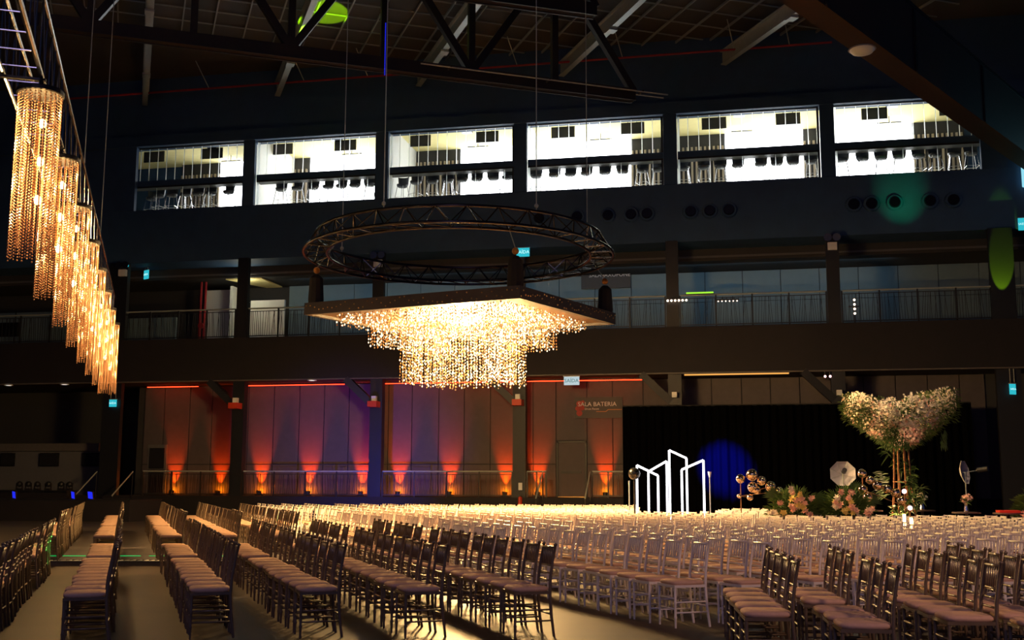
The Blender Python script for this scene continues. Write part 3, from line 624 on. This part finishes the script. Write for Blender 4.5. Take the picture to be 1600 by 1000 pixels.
# ================================================================== CRYSTAL COLUMNS + LEFT TRUSS
A0 = Vector((-8.13, 11.5, 0)); A1 = Vector((-18.05, 29.5, 0)); NC = 8
cc = thing('crystal_lamp', (0, 0, 0), 'x', 'hanging lamp')
m = B()
for rr, nn in ((.245, 27), (.17, 14)):
    for j in range(nn):
        a = 2 * PI * j / nn; z = 2.03; bot = .0 + (.0 if rr > .2 else .1) + (R_() * .08)
        x, y = rr * math.cos(a), rr * math.sin(a)
        while z > bot: m.octa((x, y, z), .0125, .0155); z -= .037
c1 = m.build('crystal_string', 'crystal', cc, kind='stuff')
c2 = B().lathe((0, 0, 0), [(.01, 2.12), (.26, 2.12), (.27, 2.10), (.27, 2.06), (.255, 2.05), (.01, 2.05)], 24).build('top_plate', 'black', cc)
kids = [c1, c2]
for z in (1.72, 1.25, .78):
    kids.append(B().ball((.03, -.04, z), .045, 10, 6, 1.3).build('bulb', 'bulb', cc, smooth=True))
kids.append(B().tube([(0, 0, .8), (0, 0, 2.05)], .012, 6).build('stem', 'gold', cc))
kids.append(B().tube([(0, 0, 2.12), (0, 0, 2.25)], .03, 6).build('clamp', 'black', cc)); kids.append(B().box((-.03, -.05, 2.235), (.03, .48, 2.265)).build('hanger_bar', 'black', cc))
reg(cc, *kids)
for i in range(NC):
    o = cc if i == 0 else copy_tree(cc); p = A0.lerp(A1, i / (NC - 1)); o.location = (p.x, p.y, 4.07); o.rotation_euler = (0, 0, math.atan2((A1 - A0).y, (A1 - A0).x))
    o['label'] = f"tall cylinder lamp of hanging crystal strings, {ORD[i]} in the row going back"; o['group'] = 'row of crystal cylinder lamps'
    for z in (1.72, 1.25, .78): light('POINT', 'crystal_glow', (p.x, p.y, 4.07 + z), 75, WARM, size=.06)
d = (A1 - A0).normalized(); nr = Vector((d.y, -d.x, 0)); rz = math.atan2(d.y, d.x)
T0 = A0 - d * 8; TL = (A1 - A0).length + 10
lt = thing('lighting_truss', (T0.x, T0.y, 6.36), 'long aluminium truss carrying the row of crystal lamps', 'truss', rz=rz)
for y, z, nm in ((0, 0, 'lower_chord'), (.43, 0, 'lower_chord'), (0, .86, 'upper_chord'), (.43, .86, 'upper_chord')):
    B().tube([(0, y, z), (TL, y, z)], .03, 8).build(nm, 'alu', lt)
n = int(TL / .55)
for k in range(n):
    x = k * .55; x2 = x + .55; m = B()
    m.tube([(x, 0, 0), (x, .43, 0)], .009, 5, cap=False)
    for y in (0, .43): m.tube([(x, y, 0), (x, y, .86)], .010, 5, cap=False); m.tube([(x, y, 0 if k % 2 else .86), (x2, y, .86 if k % 2 else 0)], .009, 5, cap=False)
    m.build('brace', 'alu', lt)
for k in range(3):
    p = A0 - d * (.9 + k * 1.1) - nr * .62
    t = thing('par_lamp', (p.x, p.y, 5.85 - .0 * k), f"black par lamp with pale lens hung beside the crystal truss, {ORD[k]} of three", 'stage lamp', 'par lamps by the crystal truss')
    B().tube([(0, 0, 0), (0, 0, .22), (0, 0, .3)], [.09, .08, .04], 12).build('can', 'balu', t); B().lathe((0, 0, .002), [(.001, 0), (.07, 0)], 12).build('lens', 'chrome', t); B().tube([(0, 0, .3), (.0, 0, .52)], .012, 5).build('yoke', 'black', t)
# ================================================================== CHAIRS
def chair_parts(wood, k=6, simple=False):
    """local: width x, seat faces +y, back at -y"""
    P = []
    def tb(m, pts, r): m.tube(pts, r, k, cap=not simple)
    legs = []
    for sx in (-1, 1):
        m = B(); z = [0, .10, .115, .13, .25, .265, .28, .43]; r = [.011, .014, .019, .014, .015, .02, .015, .017]
        if simple: z, r = [0, .43], [.014, .016]
        m.tube([(sx * .185, .185, q) for q in z], r, k, cap=False); legs.append(m)
    for sx in (-1, 1):
        m = B(); pts = [(sx * .18, -.235, 0), (sx * .18, -.205, .22), (sx * .18, -.19, .43), (sx * .178, -.20, .60), (sx * .174, -.225, .76), (sx * .17, -.255, .905)]; r = [.014, .016, .017, .016, .015, .014]
        if not simple: pts += [(sx * .17, -.256, .912), (sx * .17, -.257, .922), (sx * .17, -.257, .932)]; r += [.02, .02, .008]
        m.tube(pts, r, k, cap=False); legs.append(m)
    bk = B(); yz = lambda z: -.19 - (z - .43) * .137
    for z, hh in ((.885, .014), (.705, .011), (.63, .010), (.555, .010)): tb(bk, [(-.172, yz(z), z), (.172, yz(z), z)], hh)
    for j in range(7 if not simple else 5):
        x = -.145 + .29 * j / (6 if not simple else 4); tb(bk, [(x, yz(.705), .705), (x, yz(.885), .885)], .0085 if not simple else .011)
    se = B().prism([(-.19, -.19, .425), (.19, -.19, .425), (.205, .2, .425), (-.205, .2, .425)], (0, 0, .028))
    stt = B()
    for sx in (-1, 1):
        for z in (.16, .27): tb(stt, [(sx * .183, .185, z), (sx * .18, -.21, z)], .0095)
    for z in (.20, .31): tb(stt, [(-.185, .185, z), (.185, .185, z)], .0095)
    tb(stt, [(-.18, -.21, .22), (.18, -.21, .22)], .0095)
    cs = B(); n = 12
    def sq(z, q, n=16):
        out = []
        for j in range(n):
            a = 2 * PI * j / n; c, s = math.cos(a), math.sin(a); e = .45
            out.append((math.copysign(abs(c) ** e, c) * .205 * q, .005 + math.copysign(abs(s) ** e, s) * .2 * q, z))
        return out
    rings = [sq(.453, .95), sq(.468, 1.02), sq(.486, 1.0), sq(.497, .9)] if not simple else [sq(.453, 1, 8), sq(.482, 1, 8), sq(.495, .88, 8)]
    nn = len(rings[0])
    for rg_ in rings: cs.v += rg_
    for i in range(len(rings) - 1):
        for j in range(nn): cs.f.append((i * nn + j, i * nn + (j + 1) % nn, (i + 1) * nn + (j + 1) % nn, (i + 1) * nn + j))
    cs.f.append(tuple((len(rings) - 1) * nn + j for j in range(nn)))
    return legs, bk, se, stt, cs
def make_chair(name, wood):
    legs, bk, se, stt, cs = chair_parts(wood)
    t = thing(name, (0, 0, 0), 'x', 'chair'); ks = [l.build('leg', wood, t, smooth=True) for l in legs]
    ks += [bk.build('backrest', wood, t, smooth=True), se.build('seat', wood, t), stt.build('stretcher', wood, t, smooth=True), cs.build('cushion', 'cushion', t, smooth=True)]
    return reg(t, *ks)
def join_low(name, wood):
    legs, bk, se, stt, cs = chair_parts(wood, 5, True); m = B()
    for q in legs + [bk, se, stt]: m.add(q)
    nf = len(m.f); m.add(cs); me = m.mesh(name, wood); me.materials.append(M['cushion'])
    for p in me.polygons[nf:]: p.material_index = 1
    return me, m, nf
used = {}
protos = {'bronze': make_chair('bronze_chair', 'bronze'), 'whitew': make_chair('white_chair', 'whitew')}
low = {k: join_low(k + '_low', k) for k in protos}
def place(kind, p, rz, z, label, grp, far):
    if far:
        o = bpy.data.objects.new('bronze_chair' if kind == 'bronze' else 'white_chair', low[kind][0]); COL.objects.link(o); tag(o, label, 'chair', grp)
    else:
        o = protos[kind] if kind not in used else copy_tree(protos[kind]); used[kind] = 1; o['label'] = label; o['group'] = grp
    o.location = (p.x, p.y, z); o.rotation_euler = (0, 0, rz)
def row_dir(vx): d = ROT @ Vector((vx - 800, 500 - 757, -F)); d.z = 0; return d.normalized()
nb = 0
def in_view(p):
    x, y, z = proj((p.x, p.y, .5)); return z > 1 and -60 < x < 1660
PXL = {0: 'outermost', 1: 'second', 2: 'third', 3: 'fourth', 4: 'fifth', 5: 'sixth'}
ZD = .075
def dais_edge(p): return (p.y - 19.25) - (p.x + 12.6) * .25 > 0
drows = []
for ri, px in enumerate((5, 183, 370, 536, 697, 865)):
    u = row_dir(195); f = Vector((-u.y, u.x, 0)); s = atz(px, 850.5, .92); s.z = 0; s = s + u * .17 + f * .24; rz = math.atan2(u.y, u.x)
    drows.append((s, u)); t_ = -.0; k = 0
    if ri in (0,): t_ = -3.4
    if ri == 1: t_ = -.5
    last = {0: 24, 1: 24.5, 2: 24.5, 3: 24.5, 4: 22, 5: 9.4}[ri]
    while t_ < last:
        dd_ = t_ + 11.4
        if not (15.9 < dd_ < 16.7 or 20.3 < dd_ < 21.7 or 26.6 < dd_ < 27.2):
            p = s + u * t_ + f * ((R_() - .5) * .05) + u * ((R_() - .5) * .05); on = dais_edge(p - f * .2) and dais_edge(p + f * .25)
            if in_view(p):
                place('bronze', p, rz + (R_() - .5) * .07, ZD if on else 0, f"bronze chair with cream cushion, {nth(k)} from the near end of the {PXL[ri]} bronze row", 'bronze chairs in rows by the crystal lamps', dd_ > 24); k += 1; nb += 1
        t_ += .50
# bronze rows beside the frame edge
for ri, (px, py, n, gap) in enumerate(((1244, 874.5, 5, ()), (1401, 885, 6, (3,)), (1561, 879, 6, ()), (1594 + 90, 884, 8, ()))):
    u = row_dir(985); f = Vector((-u.y, u.x, 0)); s = atz(px, py, .92); s.z = 0; s = s + u * .17 + f * .24; rz = math.atan2(u.y, u.x)
    for k in range(n):
        p = s + u * (.47 * k + (.35 if gap and k >= gap[0] else 0)) + u * ((R_() - .5) * .04) - f * (.0 if ri != 2 else -.02 * k)
        place('bronze', p, rz + (R_() - .5) * .1, 0, f"bronze cream-cushioned chair, {nth(k)} from near in the {ORD[ri]} short row before white chairs", 'bronze chairs in short rows', False); nb += 1
# white block
cand = []
u = row_dir(95); f = Vector((-u.y, u.x, 0)); rz = math.atan2(u.y, u.x)
w1 = atz(1101, 845, .92); w1.z = 0; w1 = w1 + u * .17 + f * .24
near = {0: 1101, 1: 1203.5, 2: 1312, 3: 1414.7, 4: 1510, 5: 1608}
sD, uD = drows[5]; vD = Vector((uD.y, -uD.x, 0))
for k in range(-14, 22):
    if k in near and k < 6:
        s = atz(near[k], 845 if k < 2 else 842.5, .92); s.z = 0; s = s + u * .17 + f * .24
    elif k > 5:
        s = atz(1608, 842.5, .92); s.z = 0; s = s + u * .17 + f * .24 - f * (.68 * (k - 5))
    else: s = w1 - f * (.68 * k)
    j0 = 0
    for j in range(-6, 62):
        p = s + u * (.485 * j)
        x, y, z = proj((p.x, p.y, .9))
        if k >= 0 and k < 6 and j < 0: continue
        if z < 12.4 or z > 36.3 or x > 1655 or x < 380: continue
        lat = (p - sD).dot(vD); al = (p - sD).dot(uD)
        if lat < .85 and al < 11.0: continue
        if k < 0 and z < 15.8: continue
        if al >= 9.9 and lat < .45 - (al > 19) * 1.6: continue
        if lat < .85 and z < 30.5 and al < 9.9: continue
        if x > 1203 and z > 24.3: continue
        if 985 < x < 1108 and z > 27.2: continue
        if 1108 <= x <= 1203 and z > 31: continue
        if k > 5 and z < 14 + (k - 6) * .25: continue
        if 17.5 < z < 18.3 and x > 1100: pass
        cand.append((z, k, j, p))
cand.sort(key=lambda c: c[0])
NW = 170; rowcount = {}
keep = cand[:NW]; rest = cand[NW:]
rws = sorted({c[1] for c in keep})
for z, k, j, p in sorted(keep, key=lambda c: (c[1], c[2])):
    i = rowcount.get(k, 0); rowcount[k] = i + 1
    place('whitew', p + u * ((R_() - .5) * .06) + f * ((R_() - .5) * .06), rz + (R_() - .5) * .1, 0, f"white chair with cream cushion, {nth(i)} from near in the {nth(rws.index(k))} white row", 'white chairs in the big block', i > 9 or z > 20)
big = B(); fm = []
lowm, nf = low['whitew'][1], low['whitew'][2]
wb = B(); cb_ = B(); wpart = MB(); wpart.v = lowm.v; wpart.f = lowm.f
vs_, fs_, mi = [], [], []
for z, k, j, p in rest:
    a = rz + (R_() - .5) * .12; c_, s_ = math.cos(a), math.sin(a); q = p + u * ((R_() - .5) * .08) + f * ((R_() - .5) * .08); n = len(vs_)
    vs_ += [(q.x + x * c_ - y * s_, q.y + x * s_ + y * c_, zz) for x, y, zz in lowm.v]; fs_ += [tuple(n + i for i in t) for t in lowm.f]; mi += [0] * nf + [1] * (len(lowm.f) - nf)
me = bpy.data.meshes.new('white_chairs_far'); me.from_pydata(vs_, [], fs_); me.materials.append(M['whitew']); me.materials.append(M['cushion']); me.polygons.foreach_set('material_index', mi); me.update()
o = bpy.data.objects.new('white_seating', me); COL.objects.link(o); o['kind'] = 'stuff'; tag(o, 'dense mass of white chairs filling the hall behind the closer rows', 'chair')
# dais under the far bronze rows
c0 = Vector((-30, 0, 0)); c0.y = 19.25 + (c0.x + 12.6) * .25
e1 = Vector((sD.x, sD.y, 0)) + uD * 7.6 + vD * .5; e1 = Vector((e1.x, e1.y, 0))
tt = ((19.25 + (e1.x + 12.6) * .25) - e1.y); e1 = e1 + uD * (tt / (uD.y - .25 * uD.x)) ; e2 = e1 + uD * 24
dz = B().prism([(c0.x, c0.y, .001), tuple(e1 + Vector((0, 0, .001))), (e2.x, min(e2.y, 43), .001), (-30, 43, .001)], (0, 0, ZD - .006)).build('floor_dais', 'dais', kind='structure')
dirE = Vector((1, .25, 0)).normalized(); nE = Vector((-dirE.y, dirE.x, 0))
gt = thing('floor_grille', (e1.x, e1.y, ZD), 'strip of pale metal grille bars along the low dais edge', 'grille', rz=math.atan2(-dirE.y, -dirE.x))
m = 0
Lg = (e1 - c0).length - 12
B().box((0, -.05, -.03), (Lg, 0, .012)).build('frame', 'black', gt); B().box((0, -.42, -.03), (Lg, -.38, .012)).build('frame', 'black', gt)
k = .05
while k < Lg and m < 110: B().hexa([(k, -.37, -.004), (k + .035, -.37, -.004), (k + .06, -.06, -.004), (k + .025, -.06, -.004), (k, -.37, .01), (k + .035, -.37, .01), (k + .06, -.06, .01), (k + .025, -.06, .01)]).build('grille_bar', 'white', gt); k += .12; m += 1
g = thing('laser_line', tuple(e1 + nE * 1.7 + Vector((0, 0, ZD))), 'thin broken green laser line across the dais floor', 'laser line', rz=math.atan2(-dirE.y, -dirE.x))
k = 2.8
while k < 9: L = .3 + R_() * .8; B().box((k, -.02, .001), (k + L, .02, .006)).build('dash', 'greenled', g); k += L + .1 + R_() * .25  # glowing strips laid on the floor imitate the laser's light
# ================================================================== NEON FRAMES
def neon(pts, dist, label, feet):
    P = [atd(px, py, dist + dd) for px, py, dd in pts]; g0 = Vector((P[0].x, P[0].y, 0)); g1 = Vector((P[-1].x, P[-1].y, 0))
    t = thing('neon_frame', tuple(g0), label, 'neon frame', 'neon skyline frames')
    a = P[0] - g0; c = P[-1] - g0; b1_ = g1 - g0
    B().tube([(0, 0, .02), a], .026, 8).build('tube', 'neon', t); B().tube([a, c], .026, 8).build('tube', 'neon', t); B().tube([c, b1_ + Vector((0, 0, .02))], .026, 8).build('tube', 'neon', t)
    for q in ((0, 0, 0), tuple(b1_)): B().box((q[0] - .1, q[1] - .1, 0), (q[0] + .1, q[1] + .1, .02)).build('base_plate', 'black', t)
neon(((995, 727, 0), (1028, 743, 0)), 28.3, 'lowest white neon frame, sloping down toward its second leg', 0)
neon(((1013, 737, .3), (1041.5, 720.5, .3)), 29, 'white neon frame rising to touch the tallest frame', 0)
neon(((1045.5, 703.5, 0), (1072.5, 716, 0)), 29.4, 'tallest white neon frame in the middle of the skyline', 0)
neon(((1065, 734, 0), (1099, 719, 0)), 27.9, 'wide white neon frame ending beside the blue lit curtain', 0)
for i, (px, py, dist, lbl) in enumerate(((983, 760, 28.5, 'slim grey microphone stand beside the lowest neon frame'), (1109, 746, 28, 'pale topped stand beside the wide neon frame'))):
    p = atd(px, py, dist); t = thing('stand', (p.x, p.y, 0), lbl, 'stand')
    B().tube([(0, 0, .02), (0, 0, p.z)], .015, 6).build('pole', 'steel', t); B().lathe((0, 0, 0), [(.01, .03), (.14, .02), (.14, 0)], 12).build('base', 'black', t); B().tube([(0, 0, p.z), (0, 0, p.z + .14)], [.02, .05] if i else [.015, .02], 8).build('head', 'white' if i else 'steel', t)
p = atd(991, 740, 27.8); t = thing('stage_lamp', (p.x, p.y, 0), 'dark lamp on a stand before the lowest neon frame', 'stage lamp'); B().tube([(0, 0, .02), (0, 0, p.z - .12)], .02, 6).build('pole', 'black', t); B().ball((0, 0, p.z), .15, 10, 6).build('head', 'scrn', t, smooth=True); B().lathe((0, 0, 0), [(.01, .03), (.2, .02), (.2, 0)], 12).build('base', 'black', t)
# potted green at the neon feet
# ================================================================== FLOWERS
def leafm(m, p, d, L, w):
    d = d.normalized(); s = d.cross(Vector((0, 0, 1)))
    if s.length < .1: s = Vector((1, 0, 0))
    s = s.normalized() * w; mid = p + d * L * .5 + Vector((0, 0, L * .08)); tip = p + d * L - Vector((0, 0, L * .12))
    n = len(m.v); m.v += [tuple(p), tuple(mid + s), tuple(tip), tuple(mid - s)]; m.f += [(n, n + 1, n + 2), (n, n + 2, n + 3)]
def rv(): 
    while True:
        v = Vector((R_() * 2 - 1, R_() * 2 - 1, R_() * 2 - 1))
        if .05 < v.length < 1: return v
def flower(m, c, r, nrm):
    nrm = nrm.normalized(); a = nrm.orthogonal().normalized(); b = nrm.cross(a)
    n = len(m.v); m.v.append(tuple(c)); k = 5
    for j in range(k * 2):
        q = 2 * PI * j / (k * 2) + R_() * .1; rr = r if j % 2 else r * .45; m.v.append(tuple(c + (a * math.cos(q) + b * math.sin(q)) * rr + nrm * r * (.35 if j % 2 else .1)))
    for j in range(k * 2): m.f.append((n, n + 1 + j, n + 1 + (j + 1) % (k * 2)))
TB = atd(1408, 700, 27.0); TB.z = 0
ft = thing('floral_tree', tuple(TB), 'tall tree of white blossoms on gilded rods behind the white chairs', 'floral tree')
lf = B(); bl = B(); pk = B()
for i in range(7600):
    h = R_(); a = R_() * 2 * PI; rmax = .26 + .98 * math.sin(min(h * 1.25, 1.0) * PI / 2) ** 1.0 * (1 - .22 * max(0, h - .75) / .25 * abs(math.sin(a * 3 + 1))); top = 1.08 + .20 * abs(math.cos(a)) ** 1.5 + (.08 if math.cos(a) > 0 else 0)
    rr = rmax * (R_() ** .35); z = 2.42 + h * top * (1 if True else 1) - (.22 * (1 - rr / 1.3) if h > .7 else 0)
    c = Vector((rr * math.cos(a) * 1.04, rr * math.sin(a) * .8, z)); nrm = Vector((c.x, c.y, (z - 3) * .6)) + rv() * .4
    blob = math.sin(c.x * 7 + 1 + z * 2) * math.sin(z * 8 + c.y * 3) + (R_() - .5) * .9
    if blob > -.2: flower(bl if R_() > .42 - .4 * h else pk, c, .032 + R_() * .024, nrm)  # more pink low down imitates the uplight's tint on white blossoms
    if blob < .1 or i % 5 == 0: leafm(lf, c * .99, nrm, .08 + R_() * .07, .016)
for i in range(260):                            # trailing sprays at the rim
    a = R_() * 2 * PI; c = Vector((1.22 * math.cos(a), .95 * math.sin(a), 2.95 + R_() * .45)); leafm(lf, c, Vector((c.x, c.y, -1.2 + R_() * 2)), .11, .014)
for i in range(60):
    a = R_() * .8 - .4; leafm(lf, Vector((.95 * math.cos(a), .5 * math.sin(a), 2.8 - R_() * .35)), Vector((.2, 0, -1)) + rv() * .3, .16, .02)
bl.build('white_blossom', 'petal', ft, kind='stuff'); pk.build('pink_lit_blossom', 'pink', ft, kind='stuff'); lf.build('foliage', 'leaf', ft, kind='stuff')
for k in range(8):
    a = 2 * PI * k / 8 + .2; B().tube([(.36 * math.cos(a), .30 * math.sin(a), 0), (.20 * math.cos(a), .17 * math.sin(a), 1.5), (.16 * math.cos(a), .14 * math.sin(a), 2.5)], .016, 6).build('rod', 'iron', ft)
for z, r in ((1.62, .20), (2.35, .165), (.7, .29)):
    m = B(); m.tube([(r * math.cos(2 * PI * j / 20), r * .84 * math.sin(2 * PI * j / 20), z) for j in range(21)], .012, 5, cap=False); m.build('hoop', 'iron', ft)
cl_ = B()
for i in range(420):
    z = .3 + R_() * 2.2; a = z * 3.2 + R_() * 1.6; r = .2 + .12 * R_(); c = Vector((r * math.cos(a) + (.12 if z < 1.5 else -.08), r * math.sin(a) - .1, z)); leafm(cl_, c, rv() + Vector((c.x, -.6, -.2)), .14 + R_() * .16, .02)
for i in range(70):
    c = Vector((-.28 - R_() * .2, -.15, 1.25 + R_() * .6)); leafm(cl_, c, Vector((-1, -.2, R_() - .6)), .2, .02)
cl_.build('climbing_leaf', 'palm', ft, kind='stuff')
def bush(px, py, dist, rad, label, seed):
    random.seed(seed); p = atd(px, py, dist); b = thing('flower_arrangement', (p.x, p.y, 0), label, 'flower arrangement', 'flower arrangements before the altar')
    H = 1.0; m = B().lathe((0, 0, 0), [(.18, 0), (.1, .06), (.1, .5), (.2, .62), (.2, .9), (.05, .9)], 14).build('vase', 'wtable', b)
    L = B()
    for i in range(900):
        d = rv(); d.z = abs(d.z) * .9; c = Vector((d.x * rad * .8, d.y * rad * .5, .86 + d.z * .62)); leafm(L, c, d + rv() * .3,   .12 + R_() * .12, .018)
    L.build('foliage', 'leaf', b, kind='stuff')
    fr_ = B()
    for fan in (0, 2) if seed == 3 else (1, 2):
        ang = (-.9, .35, 1.1)[fan]; base = Vector((0.05 * fan, .38, 1.0))
        for j in range(15):
            t2 = ang + (j - 7) * .11; leafm(fr_, base + Vector((math.sin(ang), 0, math.cos(ang))) * .35, Vector((math.sin(t2), .05, math.cos(t2))), .42 if abs(j - 7) < 5 else .3, .009)
    fr_.build('palm_frond', 'palm', b, kind='stuff')
    for i in range(20):
        d = rv(); c = Vector((d.x * rad * .85, -.44 - R_() * .12, .84 + abs(d.z) * .62 + (.12 if abs(d.x) < .25 else 0)))
        f_ = B(); mtx = ('pink', 'pink', 'yellow', 'petal')[i % 4]
        for q in range(7): flower(f_, c + rv() * .045, .05 + R_() * .025, Vector((0, -1, .3)) + rv() * .8)
        f_.build('bloom', mtx, b)
bush(1240, 790, 25.6, .62, 'mixed pink and yellow flower arrangement beside the mirrored balls', 3)
bush(1321, 790, 25.6, .62, 'tall pink orchid arrangement beneath the studio umbrella', 5)
bush(1618, 745, 27.0, .55, 'flower arrangement with palm fan cut by the frame edge', 8)
random.seed(11)
# mirrored balls on thin rods: two curving sculptures
def balls(lst, dist, label, rod):
    c = atd(lst[0][0], lst[0][1], dist); t = thing('ball_sculpture', (c.x, c.y, 0), label, 'sculpture', 'mirrored ball sculptures')
    prev = None
    B().lathe((0, 0, 0), [(.01, .03), (.25, .02), (.25, 0)], 14).build('base', 'black', t); B().tube([(0, 0, .02), (0, 0, c.z)], .012, 6).build('rod', 'iron', t)
    for px, py, r in lst:
        p = atd(px, py, dist) - Vector((c.x, c.y, 0)); B().ball(tuple(p), r * .0155, 16, 10).build('mirrored_ball', 'mirror', t, smooth=True)
        if prev is not None: B().tube([prev, p], .008, 5).build('link_rod', 'iron', t)
        prev = p
balls([(1157, 748, 7), (1175, 742, 9), (1190, 751, 7), (1176, 761, 8), (1183, 766, 6), (1204, 760, 8), (1218, 768, 7), (1155, 775, 3.5), (1172, 777, 5)], 27, 'curved cluster of mirrored balls beside the blue lit curtain', 0)
balls([(1347, 740, 6.5), (1359, 750, 6), (1371, 758, 7), (1386, 764, 6.5), (1399, 770, 6.5), (1409, 782, 7), (1421, 794, 5.5), (1348, 765, 7), (1356, 777, 7)], 26, 'descending line of mirrored balls crossing the floral tree', 0)
for i, (px, py, dist) in enumerate(((1208, 772, 26.5), (1413, 770, 25.4), (1422, 796, 25.2))):
    p = atd(px, py, dist); t = thing('candle_lamp', (p.x, p.y, 0), ('small pink glowing lamp on a rod beside the first flower arrangement', 'small glowing lamp on a rod before the floral tree', 'lowest glowing lamp on a rod at the floral tree foot')[i], 'lamp', 'glowing lamps on rods')
    B().tube([(0, 0, .0), (0, 0, p.z)], .01, 6).build('rod', 'iron', t); B().ball((0, 0, p.z + .03), .05, 8, 6).build('globe', 'pinkb', t); B().lathe((0, 0, 0), [(.01, .02), (.1, .01), (.1, 0)], 10).build('base', 'black', t)
for i, (px, py, dist) in enumerate(((1413, 812, 21.5), (1424, 818, 21.0))):
    p = atd(px, py, dist); t = thing('pillar_candle', (p.x, p.y, 0), ('tall glowing candle stand in the aisle of white chairs', 'shorter glowing candle stand in the aisle of white chairs')[i], 'candle')
    B().tube([(0, 0, 0), (0, 0, p.z - .15)], [.05, .02], 8).build('stand', 'iron', t); B().tube([(0, 0, p.z - .15), (0, 0, p.z + .1)], .028, 8).build('flame', 'candle', t)
# studio umbrellas
def brolly(px, py, dist, r, tilt, label):
    p = atd(px, py, dist); t = thing('studio_umbrella', (p.x, p.y, 0), label, 'studio umbrella', 'studio umbrellas on stands')
    hz = p.z; m = B(); n = 8; ax = Vector((math.sin(tilt), -math.cos(tilt), .15)).normalized(); a = ax.orthogonal().normalized(); b = ax.cross(a); c = Vector((0, 0, hz)); base = len(m.v)
    for rr, off in ((.02, -.22), (.45, -.18), (.8, -.09), (1.0, 0)):
        for j in range(n): q = 2 * PI * (j + .5) / n; m.v.append(tuple(c + (a * math.cos(q) + b * math.sin(q)) * r * rr + ax * off * r * 1.6))
    for i in range(3):
        for j in range(n): m.f.append((i * n + j, i * n + (j + 1) % n, (i + 1) * n + (j + 1) % n, (i + 1) * n + j))
    m.build('canopy', 'umb', t)
    for j in range(n): q = 2 * PI * (j + .5) / n; B().tube([c - ax * .35 * r, c + (a * math.cos(q) + b * math.sin(q)) * r], .006, 4).build('rib', 'steel', t)
    B().tube([(0, 0, .5), (0, 0, hz)], .016, 8).build('pole', 'steel', t); B().tube([c - ax * .3 * r, c + ax * .5], .01, 6).build('shaft', 'steel', t); B().tube([c + ax * .3, c + ax * .55], .06, 8).build('lamp_head', 'black', t)
    for j in range(3): q = 2 * PI * j / 3; B().tube([(0, 0, .55), (.45 * math.cos(q), .45 * math.sin(q), .01)], .012, 6).build('leg', 'black', t)
brolly(1317, 740, 29.5, .33, 0, 'pale octagonal studio umbrella facing the hall above the orchid arrangement')
brolly(1508, 738, 29.5, .30, 1.05, 'pale studio umbrella turned sideways on a white pole')
# small tables with vases
for i, (px, py, dist, lbl) in enumerate(((1358, 797, 26.8, 'small dark side table before the ball sculpture'), (1441, 797, 28.6, 'small dark side table behind the floral tree'), (1510, 800, 26.5, 'small dark side table under the sideways umbrella'), (1575, 801, 26, 'small dark table with red cloth near the frame edge'))):
    p = atd(px, py, dist); t = thing('side_table', (p.x, p.y, 0), lbl, 'table', 'side tables behind the white chairs'); h = p.z
    B().lathe((0, 0, h), [(.01, 0), (.3, 0), (.3, -.03), (.01, -.03)], 20).build('top', 'wtable', t); B().tube([(0, 0, 0), (0, 0, h - .03)], .03, 8).build('pedestal', 'wtable', t); B().lathe((0, 0, 0), [(.2, 0), (.2, .02), (.03, .04)], 16).build('foot', 'wtable', t)
    if i < 3:
        v = thing('vase_of_flowers', (p.x, p.y, h), (f"clear vase with a posy on the side table, {('before the ball sculpture', 'behind the floral tree', 'under the sideways umbrella')[i]}"), 'vase', 'vases on side tables')
        B().lathe((0, 0, 0), [(.05, 0), (.055, .03), (.035, .14), (.05, .22)], 12).build('vase', 'chrome', v)
        m = B()
        for k in range(26): d_ = rv(); flower(m, Vector((d_.x * .13, d_.y * .13, .30 + d_.z * .09)), .045, d_ + Vector((0, -.5, .4)))
        m.build('posy', ('petal', 'petal', 'pink')[i], v, kind='stuff')
        L = B()
        for k in range(20): leafm(L, Vector((0, 0, .2)), rv() + Vector((0, 0, .5)), .18, .02)
        L.build('leaf', 'leaf', v, kind='stuff')
    else:
        B().box((-.2, -.2, .0), (.2, .2, .05)).build('cloth', 'redobj', label='red folded cloth on the small dark table', cat='cloth', loc=(p.x, p.y, h))
light('SPOT', 'red_table_light', atd(1575, 770, 25.2), 12, (1, .15, .1), to=atd(1575, 801, 26), size=.05, angle=70)
print('bronze', nb, 'white', len(cand))
